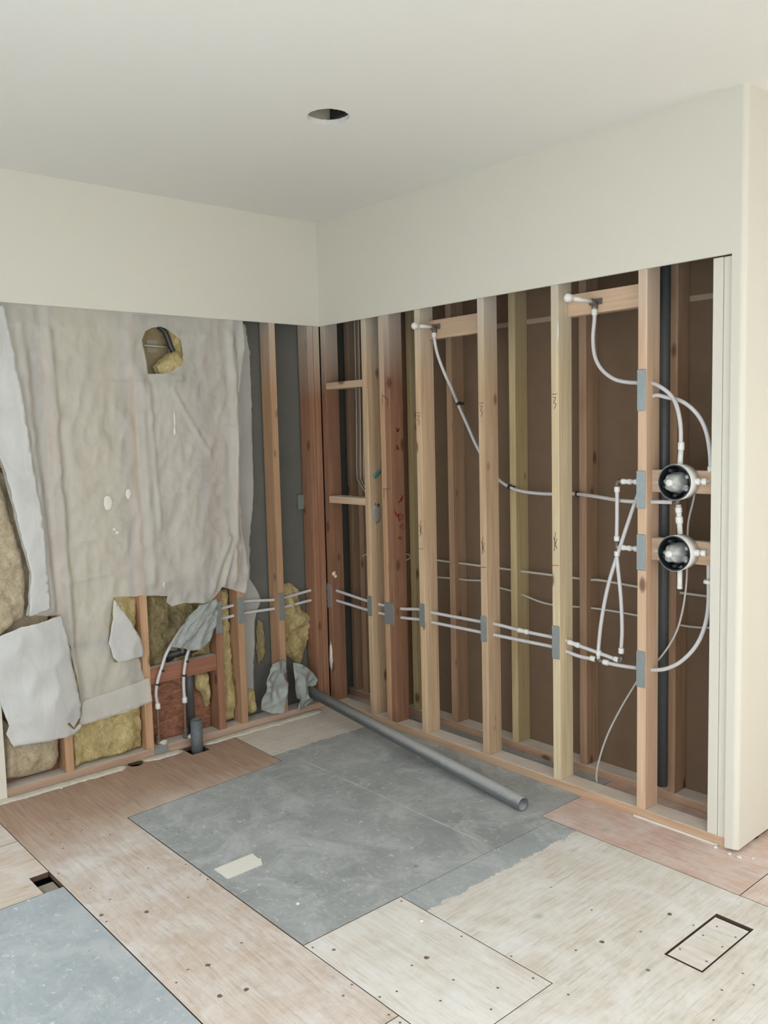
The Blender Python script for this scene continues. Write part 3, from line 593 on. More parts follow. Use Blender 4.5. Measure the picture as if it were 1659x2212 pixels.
# ---------------------------------------------------------------- pencil and crayon marks, putty
def strokes(name,segs,plane,m,parent,w=.0022):
    bm=bmesh.new()
    for (a,b) in segs:
        if plane=='y': A,B=Vector((a[0],-.0008,a[1])),Vector((b[0],-.0008,b[1])); nrm=Vector((0,1,0))
        else: A,B=Vector((.5598,a[0],a[1])),Vector((.5598,b[0],b[1])); nrm=Vector((1,0,0))
        d=(B-A).normalized(); s=d.cross(nrm)*w/2
        vs=[bm.verts.new(A+s),bm.verts.new(B+s),bm.verts.new(B-s),bm.verts.new(A-s)]; bm.faces.new(vs)
    r=bmesh.ops.extrude_face_region(bm,geom=bm.faces[:])
    bmesh.ops.translate(bm,verts=[v for v in r['geom'] if isinstance(v,bmesh.types.BMVert)],vec=Vector((0,.0006,0)) if plane=='y' else Vector((-.0006,0,0)))
    bmesh.ops.recalc_face_normals(bm,faces=bm.faces)
    return put(obj(name,bm,m),parent)
def zmark(x,z,par):
    strokes('pencil_mark',[((x+.006,z+.03),(x+.030,z+.03)),((x+.010,z+.018),(x+.024,z+.016)),((x+.024,z+.016),(x+.012,z-.004)),((x+.012,z-.004),(x+.026,z-.010)),((x+.026,z-.010),(x+.016,z-.03))],'y',M['ink'],par)
def xmark(x,z,par):
    strokes('pencil_mark',[((x+.008,z+.03),(x+.026,z-.02)),((x+.026,z+.025),(x+.010,z-.03)),((x+.018,z+.05),(x+.012,z-.01))],'y',M['ink'],par); strokes('pencil_mark',[((x+.001,z-.09),(x+.034,z-.088))],'y',M['ink'],par)
zmark(.746,1.59,FS[4]); zmark(1.152,1.62,FS[5]); zmark(1.557,1.64,FS[6]); xmark(1.557,1.05,FS[6]); xmark(.746,1.05,FS[4]); xmark(1.152,1.0,FS[5])
strokes('pencil_mark',[((.490,1.245),(.552,1.247)),((.502,1.245),(.498,1.20)),((.52,1.246),(.527,1.19))],'y',M['ink'],FS[2])
strokes('pencil_mark',[((.500,1.72),(.548,1.69)),((.505,1.71),(.503,1.67)),((.548,1.69),(.538,1.66))],'y',M['ink'],FS[2],.003)
def scrib(y,z,k,s=1):
    rr=random.Random(k); pts=[(y+rr.uniform(-.022,.022)*s,z+rr.uniform(-.022,.022)*s) for _ in range(8)]
    strokes('crayon_mark',list(zip(pts,pts[1:])),'x',M['redink'],FS[3],.0035)
for k,(y,z,s) in enumerate([(.045,1.54,1),(.042,1.455,.8),(.06,1.19,1),(.035,1.12,1.1),(.055,1.10,1),(.06,1.05,.8),(.05,.99,.7)]): scrib(y,z,k,s)
def blob(name,c,r,m,parent,seed,sq=(1,1,1),amp=.35,fr=60):
    bm=bmesh.new(); bmesh.ops.create_icosphere(bm,subdivisions=3,radius=1)
    for v in bm.verts:
        d=v.co.copy(); k=1+amp*noise.fractal(d*2.2+Vector((seed,0,0)),1,2,3)
        v.co=Vector((d.x*sq[0]*r*k,d.y*sq[1]*r*k,d.z*sq[2]*r*k))+Vector(c)
    o=obj(name,bm,m,None,True)
    if parent: put(o,parent)
    return o
blob('putty',(-.001+.018,-.001,.29),.013,M['plaster'],FS[0],2,(1,.35,5.4),.4)
blob('foam_lump',(.042,.018,.757),.013,M['foam'],FS[0],4,(.6,1,1),.5)
blob('foam_lump',(.043,.028,.742),.010,M['foam'],FS[0],5,(.6,1,1),.5)
blob('putty',(.3865,.044,1.11),.02,plain('thin_grey_smear',(.36,.34,.30),.9),FS[1],7,(.06,1.3,2.6),.4)
blob('putty',(1.593,-.0005,1.92),.005,M['plaster'],FS[6],8,(.8,.4,9),.4)
# ---------------------------------------------------------------- steel nail plates
def nplate(y,z0,z1,x,w,label,side='r',yo=0):
    bm=bmesh.new()
    if side=='r': bx(bm,x-.001,x+w,-.0035,-.0003,z0,z1,.0008)
    else: bx(bm,.0003,.0035,y,y+w,z0,z1,.0008)
    # toothed ends
    for e in (z0,z1):
        for k in range(int(w/.006)):
            c=k*.006+.002
            if side=='r': bx(bm,x+c,x+c+.003,-.003,-.0006,e-.002,e+.002)
            else: bx(bm,.0006,.003,y+c,y+c+.003,e-.002,e+.002)
    return tag(obj('nail_plate',bm,M['galv']),label,'plate','steel nail plates')
nplate(0,.568,.700,.003,.036,'dull steel nail plate on the first stud in the inside corner')
nplate(0,.572,.676,.348,.036,'steel nail plate on the tan stud under the short horizontal blocks')
nplate(0,.551,.660,.485,.070,'wide steel nail plate across the doubled stud')
nplate(0,.577,.688,.746,.036,'steel nail plate on the stud behind the left shower arm')
nplate(0,.570,.686,1.152,.036,'steel nail plate low on the knotty pale middle stud')
nplate(0,.564,.703,1.557,.037,'steel nail plate low on the straw coloured stud')
nplate(0,1.590,1.742,1.962,.036,'topmost of the four steel plates on the peach coloured stud')
nplate(0,1.222,1.362,1.960,.037,'steel plate beside the upper shower valve on the peach coloured stud')
nplate(0,.984,1.120,1.962,.037,'steel plate beside the lower shower valve on the peach coloured stud')
nplate(0,.527,.667,1.962,.037,'lowest of the four steel plates on the peach coloured stud')
nplate(-.328,.545,.69,0,.036,'steel nail plate on the tall bare stud right of the plastic sheet',side='l')
nplate(-.580,.57,.70,0,.036,'steel nail plate on the stud right of the long narrow yellow batt',side='l')
nplate(-.712,.54,.70,0,.037,'steel nail plate on the reddish stud beside the grey plastic wrap',side='l')
tag(box('nail_plate',(.0005,.004,-1.075,-1.005,.010,.042),M['galv']),'small steel plate nailed to the sole plate below the left riser','plate','steel nail plates')
# ---------------------------------------------------------------- water pipes
PR=.0078
def root(path,label,cat='pipe',name='water_pipe'): return empty(name,path[0],label,cat)
def line(pts_name): return D[pts_name]
hi=D['riserA']+D['lp_hi'][2:-1]+[(-.045,-.07,.668),(-.040,-.01,.668),(.0,.03,.664)]+D['rp_hi'][2:]
lo=D['riserB']+D['lp_lo'][2:-1]+[(-.045,-.07,.612),(-.040,-.01,.611),(.0,.03,.607)]+D['rp_lo'][2:]
a=root(hi,'upper white water pipe running through the studs of both walls','pipe')
pipe('tube',hi,PR,M['pex'],a)
def dirn(P,i): return (Vector(P[min(i+1,len(P)-1)])-Vector(P[max(0,i-1)]))
sleeve('coupling',(1.36,.045,.640),(1,0,-.02),.060,.0115,M['ring'],a)
sleeve('coupling',(1.632,.045,.629),(1,0,-.12),.060,.0118,M['ring'],a)
sleeve('coupling',(1.84,.045,.601),(1,0,-.1),.020,.011,M['ring'],a,False)
sleeve('coupling',D['riserA'][0],(0,0,1),.028,.0125,M['ring'],a,False)
pipe('elbow',[(1.842,.045,.600),(1.858,.045,.598),(1.862,.045,.602),(1.862,.045,.618)],.0085,M['brass'],a,False)
pipe('riser',D['riser_elb'][1:],PR,M['pex'],a)
sleeve('coupling',(1.862,.045,.640),(0,0,1),.022,.0115,M['ring'],a,False)
sleeve('coupling',(1.842,.045,1.285),(0,0,1),.022,.0115,M['ring'],a,False)
sleeve('coupling',(1.841,.045,1.090),(0,0,1),.020,.0115,M['ring'],a,False)
sleeve('coupling',(1.842,.045,1.030),(0,0,1),.020,.0115,M['ring'],a,False)
pipe('elbow',[(1.842,.045,1.294),(1.842,.045,1.312),(1.846,.045,1.317),(1.862,.045,1.317)],.0085,M['brass'],a,False)
pipe('tee',[(1.841,.045,1.082),(1.841,.045,1.038)],.0088,M['brass'],a,False)
pipe('branch',[(1.86,.045,1.317),(1.995,.045,1.319),(2.06,.012,1.32),(2.085,.005,1.32)],PR,M['pex'],a)
pipe('branch',[(1.84,.045,1.056),(1.995,.045,1.058),(2.06,.012,1.058),(2.085,.005,1.058)],PR,M['pex'],a)
for z in (1.317,1.056):
    sleeve('coupling',(1.885,.045,z),(1,0,0),.045,.0115,M['ring'],a); sleeve('coupling',(1.93,.045,z),(1,0,0),.020,.0115,M['ring'],a,False)
b_=root(lo,'lower white water pipe running through the studs and curving up at right','pipe')
pipe('tube',lo,PR,M['pex'],b_)
pipe('tube',[lo[-1]]+D['rp_out'][1:],PR,M['pex'],b_)
sleeve('coupling',D['riserB'][0],(0,0,1),.028,.0125,M['ring'],b_,False)
sleeve('coupling',(1.728,.045,.583),(1,0,-.05),.024,.0115,M['ring'],b_,False)
sleeve('coupling',(1.790,.045,.579),(1,0,-.03),.024,.0118,M['ring'],b_,False)
pipe('tee',[(1.742,.045,.582),(1.776,.045,.580)],.0095,M['brass'],b_,False)
sleeve('coupling',(1.756,.045,.612),(0,0,1),.022,.0115,M['ring'],b_,False)
pipe('riser',D['riser_tee'][:6]+[(1.938,.06,1.30),(1.944,.075,1.40),(1.944,.075,1.52)]+[(1.950,.06,1.60)]+D['riser_tee'][9:],PR,M['pex'],b_)
sleeve('coupling',(2.232,.045,1.37),(0,0,1),.022,.0115,M['ring'],b_,False)
pipe('elbow',[(2.232,.045,1.35),(2.232,.045,1.329),(2.225,.03,1.328),(2.205,.01,1.328)],.0085,M['pex'],b_,False)
pipe('elbow',[(2.228,.045,1.055),(2.228,.045,1.072),(2.22,.03,1.071),(2.205,.01,1.069)],.0085,M['pex'],b_,False)
for z in (1.328,1.069):
    sleeve('coupling',(2.200,.008,z),(1,.2,0),.022,.0125,M['ring'],b_,False); sleeve('coupling',(2.223,.016,z),(1,.3,0),.016,.0125,M['ring'],b_,False)
pipe('capped_stub',[(2.252,.02,.962),(2.226,.02,.965)],.0085,M['ring'],b_,False)
for nm,P,dx,lab in (('a',D['riserA'],0,'left copper stub rising from the sole plate between the studs'),('b',D['riserB'],0,'right copper stub with a small valve at its foot beside the black pipe')):
    e=root([P[0]],lab,'pipe','copper_pipe')
    q=[P[0],(P[0][0]-.012,P[0][1]+.003,P[0][2]-.06),(-.03 if nm=='a' else -.018,P[0][1]+.010,.12),(-.045 if nm=='a' else -.022,P[0][1]+.012,.04)]
    pipe('riser',q,.0075,M['copper'],e); sleeve('shutoff_body',(q[3][0],q[3][1],.062),(0,0,1),.05,.014,M['brass'],e)
    blob('putty',(q[3][0]+.012,q[3][1]+.02,.046),.016,M['plaster'],e,nm=='a',(1,1.2,.6),.6)
tie=[]
for P,ks in ((D['riserA'],(2,3)),(D['riserB'],(2,3))):
    for k in ks:
        c=Vector(P[k])+Vector((0,0,-.02)); e=tag(pipe('pipe_clip',[c-dirn(P,k).normalized()*.004,c+dirn(P,k).normalized()*.004],.0118,M['black'],None,False),'black plastic clip on the '+('left' if P is D['riserA'] else 'right')+' supply riser, '+('lower' if k==2 else 'upper')+' of two','clip','black pipe clips')
# shower lines
s1=root(D['tub_line_a'],'long white tube curving from the left shower arm down to the upper valve','pipe')
pipe('tube',D['tub_line_a']+[(2.095,.03,1.247)],PR,M['pex'],s1)
sleeve('coupling',(.829,.052,1.985),(0,0,1),.022,.0115,M['ring'],s1,False)
s2=root(D['tub_line_b'],'white tube looping from the right shower arm through the stud to the upper valve','pipe')
pipe('tube',D['tub_line_b'],PR,M['pex'],s2)
sleeve('coupling',(1.734,.05,1.985),(0,0,1),.024,.0115,M['ring'],s2,False)
sleeve('coupling',(2.130,.02,1.455),(0,0,1),.030,.0118,M['ring'],s2,False)
pipe('nipple',[(2.130,.02,1.445),(2.130,.012,1.385)],.0095,M['ring'],s2,False)
for (x,z,lab) in ((.842,1.661,'black clip holding the white tube high on the reddish back stud'),(1.160,1.263,'black clip holding the white tube on the straw coloured back stud'),(1.540,1.245,'rightmost black clip holding the white tube on the back studs')):
    bm=bmesh.new(); d=Vector((1,0,-1.6 if z>1.6 else -.1)).normalized(); c=Vector((x,.2,z)); tube(bm,[c-d*.006,c+d*.006],.0125,14); bx(bm,x-.02,x+.02,.206,.216,z-.006,z+.006)
    tag(obj('pipe_clip',bm,M['black'],None),lab,'clip','black pipe clips')
def arm(p0,p1,label):
    e=empty('shower_outlet',p0,label,'shower arm'); p0=Vector(p0); p1=Vector(p1); d=(p1-p0).normalized()
    pipe('stub_pipe',[p0,p1-d*.03],.0088,M['ring'],e,False)
    bm=bmesh.new(); c=p1-d*.016; prof=[(-.016,.011),(-.014,.0165),(.006,.0165),(.011,.0135),(.015,.008),(.017,.002)]
    tube(bm,[c+d*t for t,_ in prof],.016,16,rf=lambda i:prof[i][1]); put(obj('cap',bm,M['ring'],None,True),e)
    pipe('elbow_body',[p0-Vector((0,0,.026)),p0-Vector((0,0,.01)),p0+d*.02],.0125,M['brass'],e)
    bm=bmesh.new(); bx(bm,p0.x-.03,p0.x+.03,p0.y+.006,p0.y+.0115,p0.z-.012,p0.z+.012,.002); put(obj('mounting_ear',bm,M['brass']),e)
    return e
arm((.832,.050,2.023),(.823,-.085,2.020),'left shower arm stub with white cap sticking out in front of the pale stud')
arm((1.734,.050,2.026),(1.707,-.105,2.033),'right shower arm stub with white cap below the header, pointing into the room')
# valves
def valve(z,label,lower):
    e=empty('shower_valve',(2.133,.03,z),label,'valve'); cx=2.133; n=48
    bm=bmesh.new()
    def cyl(bm,prof,x,z_,n=48,wob=0,seed=0):
        R_=[]
        for (y,r) in prof:
            R_.append([bm.verts.new((x+(r+wob*noise.noise(Vector((math.cos(a)*2,math.sin(a)*2,seed+y*9))))*math.cos(a),y,z_+(r+wob*noise.noise(Vector((math.cos(a)*2,math.sin(a)*2,seed+y*9))))*math.sin(a))) for a in [2*math.pi*k/n for k in range(n)]])
        for p,q in zip(R_,R_[1:]):
            for k in range(n): bm.faces.new((p[k],p[(k+1)%n],q[(k+1)%n],q[k]))
        return R_
    Rr=cyl(bm,[(.032,.0645),(-.030,.0662),(-.0302,.0650),(.032,.0625)],cx,z); 
    for k in range(n): bm.faces.new((Rr[3][k],Rr[3][(k+1)%n],Rr[0][(k+1)%n],Rr[0][k]))
    bmesh.ops.recalc_face_normals(bm,faces=bm.faces); put(obj('guard_ring',bm,M['ring'],None,True),e)
    bm=bmesh.new(); Rr=cyl(bm,[(-.0312,.0647),(-.0312,.0600),(.028,.0598),(.029,.03)],cx,z); bm.faces.new(Rr[-1]); Rr2=cyl(bm,[(-.0300,.0640),(.0,.0585),(.026,.058)],cx,z)
    for k in range(n): bm.faces.new((Rr[0][k],Rr[0][(k+1)%n],Rr2[0][(k+1)%n],Rr2[0][k]))
    bmesh.ops.recalc_face_normals(bm,faces=bm.faces); put(obj('guard_liner',bm,M['black'],None),e)
    # lugs inside the ring
    for a in (25,120,200,265,330):
        a=math.radians(a); c=Vector((cx+.049*math.cos(a),-.012,z+.049*math.sin(a))); bm=bmesh.new(); tube(bm,[c+Vector((0,-.012,0)),c+Vector((0,.035,0))],.0075,10); put(obj('screw_boss',bm,M['greycap'] if a<1 or a>5.5 else M['black'],None,True),e)
    bm=bmesh.new(); Rr=cyl(bm,[(.028,.040),(.004,.040),(-.006,.034),(-.030,.0325),(-.042,.028),(-.050,.020),(-.054,.006)],cx-.006,z-.002,32,.009,z); bm.faces.new(Rr[-1][::-1]); bm.faces.new(Rr[0]); bmesh.ops.recalc_face_normals(bm,faces=bm.faces); put(obj('valve_body',bm,M['greycap'],None,True),e)
    bm=bmesh.new(); Rr=cyl(bm,[(-.040,.013),(-.060,.0125),(-.063,.009)],cx-.006,z,20); bm.faces.new(Rr[-1][::-1]); bmesh.ops.recalc_face_normals(bm,faces=bm.faces); put(obj('stem_cover',bm,M['ring'],None,True),e)
    bm=bmesh.new(); bx(bm,cx-.05,cx+.04,-.006,.0,z-.030,z-.010,.003); put(obj('bracket',bm,M['greycap'],None),e)
    if not lower:
        pipe('outlet_tee',[(2.100,.02,z-.079),(2.118,.02,z-.079),(2.120,.02,z-.060)],.010,M['brass'],e,False)
        pipe('down_pipe',[(2.121,.02,z-.085),(2.130,.018,1.065+.066)],.0098,M['ring'],e,False)
        sleeve('coupling',(2.122,.02,z-.105),(.1,0,-1),.020,.0125,M['ring'],e,False); sleeve('coupling',(2.125,.02,z-.142),(.1,0,-1),.026,.0135,M['ring'],e,False)
    else:
        pipe('down_pipe',[(2.129,.02,z-.05),(2.130,.018,z-.115),(2.130,.018,z-.132)],.0095,M['ring'],e,False)
        sleeve('cap',(2.130,.018,z-.132),(0,0,-1),.012,.0098,M['ring'],e,False)
    return e
valve(1.325,'upper round shower valve with black rimmed guard beside the peach stud',False)
valve(1.065,'lower round shower valve with black rimmed guard beside the peach stud',True)
# drains
tag(pipe('drain_pipe',[(1.985,.145,TOP),(1.983,.15,.09)],.0225,M['abs'],None,False,24,.018),'tall vertical black drain pipe behind the peach stud and valves','pipe')
tag(pipe('drain_pipe',[(-.066,-.838,.47),(-.066,-.840,.04)],.022,M['abs'],None,False,24,.018),'vertical black pipe in the left wall behind the right supply riser','pipe')
bm=bmesh.new(); tube(bm,[(-.066,-.96,.455),(-.066,-.86,.47),(-.066,-.78,.478)],.026,20); tag(obj('drain_elbow',bm,M['black'],None,True),'black drain fitting lying on the red block inside the left wall','pipe')
tag(pipe('stub_drain',[(.058,-.878,-.055),(.060,-.876,.148)],.0292,M['stubpipe'],None,False,32,.0255),'short dusty open pipe stub rising from a square floor hole','pipe')
p0=Vector((1.622,-.281,.0285)); p1=Vector((-.02,-.145,.122))
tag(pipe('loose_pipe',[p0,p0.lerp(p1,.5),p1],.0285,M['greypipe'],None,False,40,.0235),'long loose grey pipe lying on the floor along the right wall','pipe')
# ---------------------------------------------------------------- cables
tag(pipe('cable',[(p[0],min(p[1],.112),p[2]) for p in D['wire_low']],.0042,M['wire'],None,True,8),'thin off white cable rising from the floor gap behind the peach stud','cable')
tag(pipe('cable',D['bw1'],.0055,M['wire'],None,True,8),'upper of two thin cables strung across the back row studs','cable','back wall cables')
tag(pipe('cable',D['bw2'],.0045,M['wire'],None,True,8),'lower sagging cable strung across the back row studs','cable','back wall cables')
nw=D['niche_wires']
for k,(dx,dy,lab) in enumerate(((0,0,'leftmost'),(.022,.01,'middle'),(.045,.012,'rightmost'))):
    P=[(p[0]+dx,p[1]+dy,p[2]) for p in nw[:3]]+[(nw[3][0]+dx*.8,nw[3][1]+dy,nw[3][2]),(nw[4][0]+dx*.6,nw[4][1]+dy,nw[4][2]-.01*k)]
    P[0]=(P[0][0],P[0][1],TOP)
    tag(pipe('cable',P,.0032,M['wire'],None,True,8),lab+' of the thin cables hanging behind the two short blocks','cable','cables behind the short blocks')
for (P,lab) in (([(.41,.24,.872),(.45,.22,.862),(.42,.20,.842)],'short bent end of cable in the dark gap right of the doubled stud'),([(.10,.18,.84),(.135,.17,.855),(.16,.17,.862)],'short pale scrap of cable end in the bay below the short blocks')):
    tag(pipe('cable_end',P,.004,M['wire'],None,True,8),lab,'cable')
tp=[(.386,.03,1.300),(.398,.05,1.318),(.404,.075,1.332),(.404,.10,1.340)]
bm=bmesh.new(); q=smoothpath(tp); tube(bm,q,.009,10,rf=lambda i:.011-.0003*i)
for v in bm.verts: v.co.x=.395+(v.co.x-.395)*.55
tag(obj('plastic_strap',bm,M['teal'],None,True),'small teal plastic loop on the side of the tan stud','strap')
bm=bx(bmesh.new(),-.098,-.080,-.118,-.066,1.118,1.20,.003); e=tag(obj('junction_box',bm,M['boxgreen']),'small grey green electrical box on the back of the bay beside the corner','box')
# ---------------------------------------------------------------- insulation
def B(name,key,x0,bulge,m,label,seed,rough=.012,back=.05,edge=.03):
    return tag(puffy(name,D[key],x0,bulge,M[m],seed,edge,rough,back),label,'insulation')
B('insulation_batt','batt_tanleft',-.01,.03,'batttan','large tan batt bulging at the far left edge beside the plastic',1,back=.02)
B('insulation_batt','batt_lowleft',-.05,.05,'batttan','rounded grey brown batt bottom under the left plastic flap',2,edge=.08)
B('insulation_batt','batt_b1',-.045,.035,'batt','wide yellow batt resting on the sole plate left of the risers stud',3,edge=.02)
B('insulation_batt','batt_b1_up',-.045,.03,'batt','yellow batt showing behind the triangular plastic flap',4)
B('insulation_batt','batt_b2',-.075,.035,'battdirty','dark dirty yellow batt above the red block behind the risers',5,.018,.015)
B('insulation_scrap','batt_b2low',-.065,.03,'batt','pointed yellow scrap hanging below the red block beside the black pipe',6,back=.02)
B('insulation_batt','batt_b3',-.072,.030,'batt','long narrow yellow batt between two reddish studs',7,.014)
B('insulation_batt','batt_b4',-.05,.03,'batt','yellow batt end at the foot of the narrow plastic covered bay',8)
B('insulation_scrap','batt_b4b',-.075,.025,'battdirty','thin strip of dirty wool beside the tall bare stud',9,back=.015)
B('insulation_batt','batt_b5',-.080,.035,'batt','crumpled yellow batt slumped between the tall bare stud and the corner',10,.024,.03,.05)
# hidden-behind-plastic batts: full bays
def bay(y0,y1,z0,z1,m,lab,seed):
    tag(puffy('insulation_batt',[(y0,z0),(y1,z0),(y1,z1),(y0,z1)],-.055,.035,M[m],seed,.02,.012,.035,.03),lab,'insulation')
bay(-1.455,-1.12,.60,2.45,'batt','tall batt seen hazily through the left half of the plastic sheet',11)
bay(-1.065,-.72,.82,1.80,'batttan','tall batt seen hazily through the plastic below the vent hole',12)
bay(-.665,-.588,.78,2.45,'batt','narrow batt seen hazily through the right edge of the plastic',13)
bay(-1.755,-1.51,1.42,2.45,'batttan','batt hidden behind the pleated plastic at the upper left',14)
bay(-.532,-.34,.62,2.45,'greyback','grey lining behind the narrow strip of plastic',15) if False else None
# lower bay behind wide plastic
tag(puffy('insulation_batt',[(-1.757,.665),(-1.507,.665),(-1.507,1.40),(-1.757,1.40)],-.078,.03,M['batttan'],19,.02,.012,.015,.03),'tan batt filling the bay behind the torn edge at far left','insulation')
bay(-1.455,-1.15,.27,.58,'batt','batt behind the lower skirt of the plastic sheet',16)
bay(-1.755,-1.51,.36,.66,'batttan','batt behind the folded left plastic flap',17)
tag(puffy('insulation_tuft',D['vent_batt'],.008,.03,M['batt'],18,.03,.012,.05),'yellow tuft poking out at the lower right of the hole in the plastic','insulation')
# vent cavity
tag(puffy('insulation_batt',[(-.885,2.06),(-.80,2.03),(-.79,1.88),(-.85,1.90),(-.872,1.95),(-.876,2.0)],-.045,.02,M['batt'],21,.02,.012,.02),'yellow wool edge right of the black curve inside the hole in the plastic','insulation')
tag(box('vent_board',(-.098,-.07,-1.06,-.73,1.805,2.10),M['tanboard']),'brown board seen through the hole in the plastic','board')
vr=root([(-.055,-.999,1.967)],'thin grey rod with two small white labels inside the hole in the plastic','rod','rod')
pipe('rod_shaft',[(-.055,-.999,1.967),(-.055,-.867,1.964)],.004,plain('light_rod',(.45,.45,.43),.5),vr,False)
for z in (1.984,1.948):
    bm=bmesh.new(); bx(bm,-.0695,-.068,-.976,-.924,z-.011,z+.011); lb=put(obj('label',bm,plain('faded_print_patch',(.30,.27,.20),.8)),vr)
    rr=random.Random(int(z*100))
    for k in range(4):
        bm=bmesh.new(); y=-.972+k*.012; bx(bm,-.068,-.0672,y,y+.0026,z-.008,z+.008); bx(bm,-.0679,-.0672,y,y+.009,z+rr.choice((.0055,-.008,0)),z+rr.choice((.0055,-.008,0))+.003) if False else bx(bm,-.068,-.0672,y+.002,y+.009,z+(.005,-.008,0,.005)[k],z+(.008,-.005,.003,.008)[k])
        o=obj('lettering',bm,M['label']); o.parent=lb; o.matrix_parent_inverse=Matrix.Translation(vr.location).inverted()
tag(pipe('black_duct',[(-.03,-.931,2.056),(-.03,-.903,2.034),(-.03,-.888,2.005),(-.03,-.877,1.972),(-.03,-.857,1.93)],.013,M['black'],None,True,14),'curved black duct edge inside the hole in the plastic, beside a yellow wool edge','duct')
# ---------------------------------------------------------------- plastic sheeting
folds=[((-1.66,2.1),(-1.60,.8),.018,.035),((-1.60,2.1),(-1.53,.8),.020,.022),((-1.55,1.9),(-1.50,.7),-.012,.018),((-1.47,2.0),(-1.44,.3),.012,.014),((-1.44,1.6),(-1.40,.3),-.01,.02),
 ((-1.06,1.8),(-1.05,.85),.012,.025),((-1.09,1.8),(-1.075,.8),-.008,.016),((-1.02,1.78),(-1.0,1.1),.008,.012),((-.57,2.05),(-.575,1.0),.016,.02),((-.55,1.95),(-.60,.80),.012,.012),((-.62,1.02),(-.74,.76),.016,.016),((-.60,1.0),(-.67,.76),.014,.011),((-.90,1.75),(-.72,1.45),.008,.012),
 ((-.97,1.83),(-.86,1.81),.014,.018),((-1.30,1.78),(-1.05,1.79),.005,.006),((-1.38,1.08),(-1.24,1.08),.004,.005),((-1.42,.90),(-1.25,.92),.006,.006),((-1.0,1.25),(-.66,1.30),.004,.006),((-.95,1.95),(-.80,2.08),.006,.02),((-1.1,2.1),(-1.12,1.9),.01,.03),((-.72,2.09),(-.74,1.85),.008,.03),((-1.30,2.09),(-1.32,1.8),.008,.03)]
def segd(p,a,b):
    dx,dy=b[0]-a[0],b[1]-a[1]; L=dx*dx+dy*dy; t=max(0,min(1,((p[0]-a[0])*dx+(p[1]-a[1])*dy)/L)); return math.hypot(p[0]-a[0]-t*dx,p[1]-a[1]-t*dy)
def xmain(y,z):
    k=max(0,min(1,(2.10-z)/.08)); h=0
    for a,b,am,w in folds:
        d=segd((y,z),a,b)
        if d<3*w: h+=am*math.exp(-(d/w)**2)
    h+=.010*noise.noise(Vector((y*7,z*2.2,1)))+.005*noise.fractal(Vector((y*13,z*9,5)),1,2,4)+.006*(1-2.2*abs(noise.noise(Vector((y*6+z*3,z*4-y*3,9)))))+.0045*(1-2.5*abs(noise.noise(Vector((y*15-z*5,z*6+y*4,19)))))
    h+=.02*max(0,(.75-z))
    return .0045+k*(.010+max(-.006,h))
pm=D['poly_main']; pm=[(y,(2.128 if z>2.10 else z)) for y,z in pm]; pm[0]=(-1.95,2.128); pm[-1]=(-1.95,1.70)
pm=[pm[0],(-1.663,2.128),(-.486,2.128)]+pm[3:]
sheet('plastic_sheet',ragged(pm,.025,.006,3),xmain,M['poly'],.0006,[D['vent_hole']],.008,2)
tag(bpy.data.objects['plastic_sheet'],'large torn milky plastic sheet hanging over the left wall studs','plastic sheet')
def dup_fold(poly,lab,x0,amp,m,seed,name='plastic_flap',curl=0,st=.010):
    ym=sum(p[0] for p in poly)/len(poly); zm=sum(p[1] for p in poly)/len(poly)
    def xf(y,z):
        return x0+amp*noise.noise(Vector((y*5.5,z*3,seed)))+amp*.30*(1-2.4*abs(noise.noise(Vector((y*8+z*4,z*6-y*3,seed+3)))))+curl*((y-ym)**2)*4
    return tag(sheet(name,ragged(poly,.02,.006,seed),xf,m,.0006,(),st,seed),lab,'plastic sheet')
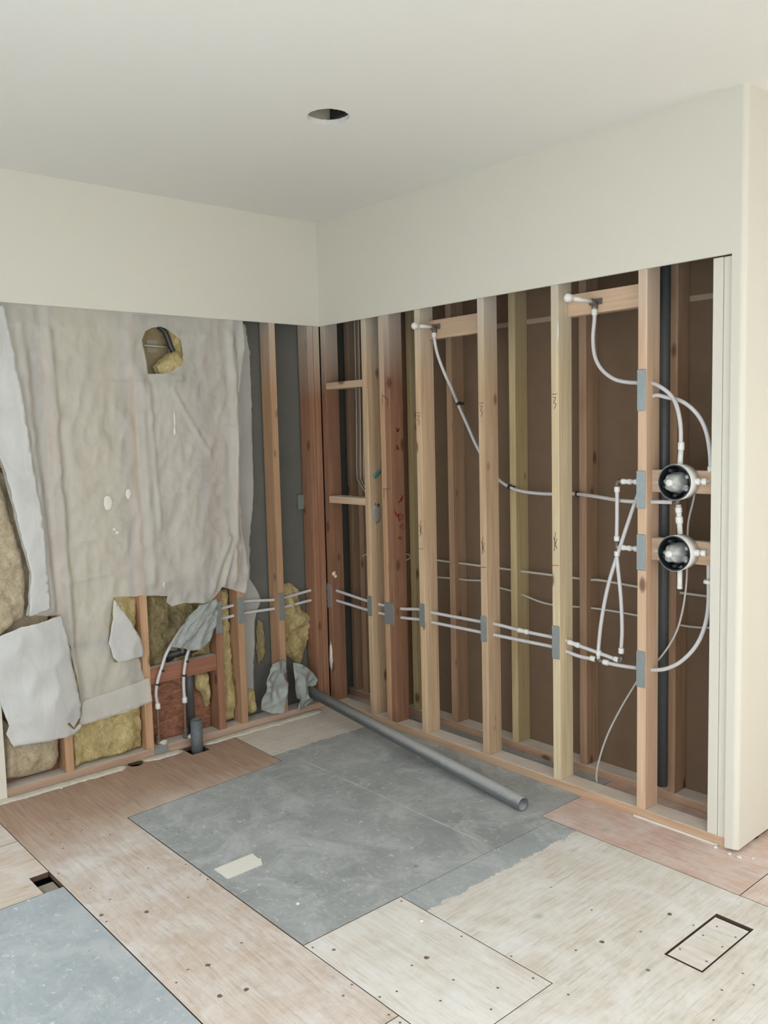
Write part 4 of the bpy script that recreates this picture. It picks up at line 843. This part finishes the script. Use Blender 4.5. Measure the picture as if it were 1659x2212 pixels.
# doubled, whiter left drape
dr=[(-1.95,2.09),(-1.80,2.09),(-1.66,2.09),(-1.60,1.60),(-1.56,1.20),(-1.545,.80),(-1.637,.782),(-1.62,.971),(-1.642,1.084),(-1.677,1.285),(-1.705,1.442),(-1.771,1.559),(-1.95,1.75)]
dup_fold(dr,'whiter doubled drape of plastic running diagonally down the far left',.052,.018,M['polythick'],4)
dup_fold(D['flap_left'],'broad white plastic flap folded down at the lower left',.075,.030,M['polythick'],5,curl=-.3)
dup_fold(D['flap_tri'],'pale pointed plastic flap hanging left of the risers stud',.050,.022,M['polythick'],6)
dup_fold([(-1.45,.25),(-1.09,.285),(-1.10,.40),(-1.42,.36)],'lower hem of the plastic skirt beside the risers stud',.036,.010,M['poly'],7)
wr=sheet('plastic_wrap',ragged(D['wrap_pipe'],.02,.006,8),lambda y,z:.036+.018*(1-2.2*abs(noise.noise(Vector(((y-z)*16,(z+y)*4,8)))))+.010*(1-2.2*abs(noise.noise(Vector(((y-z)*34,(z+y)*9,2))))),M['polygrey'],.0006,(),.008,8)
tag(wr,'grey crumpled plastic wrapped round the tops of the two supply risers','plastic sheet')
bp_=[p for p in D['bay_poly']]
dup_fold(bp_,'narrow plastic strip tucked deep in the bay left of the tall bare stud',-.072,.014,M['poly'],9)
def crum(key,lab,seed,x0,amp):
    def xf(y,z):
        a=noise.noise(Vector((y*9,z*5,seed))); b=abs(noise.noise(Vector((y*16+z*6,z*6-y*9,seed+1))))
        r1=1-2.2*abs(noise.noise(Vector((y*9+z*5,z*4-y*6,seed+7)))); r2=1-2.5*abs(noise.noise(Vector((y*22-z*9,z*12+y*8,seed+9)))); return x0+amp*.7*a+amp*.75*r1+amp*.28*r2-amp*.3
    o=sheet('crumpled_plastic',ragged(D[key],.02,.01,seed),xf,M['polygrey'],.0008,(),.007,seed); return tag(o,lab,'plastic sheet')
crum('crumple_l','grey crumpled plastic bunched left of the foot of the tall bare stud',20,.035,.04)
crum('crumple_r','grey crumpled plastic bunched right of the tall bare stud above the loose pipe end',23,.03,.05)
for i,(y,z,ry,rz) in enumerate([(-1.25,1.242,.021,.034),(-1.15,1.276,.013,.025),(-1.228,1.120,.009,.008),(-1.216,1.103,.010,.008),(-.998,.833,.005,.015),(-.901,1.615,.004,.04),(-.903,1.56,.006,.02)]):
    lab=['largest white paint blot','second white paint blot, right of the largest one','upper tiny white paint fleck below the largest blot','lower tiny white paint fleck below the largest blot','short white drip near the bottom edge','long thin white drip below the hole','short end of the long drip below the hole'][i]
    o=blob('paint_blot',(xmain(y,z)+.003,y,z),1,M['plaster'],None,30+i,(.004,ry,rz),.18)
    tag(o,lab+' on the plastic sheet','paint','paint blots on the plastic')
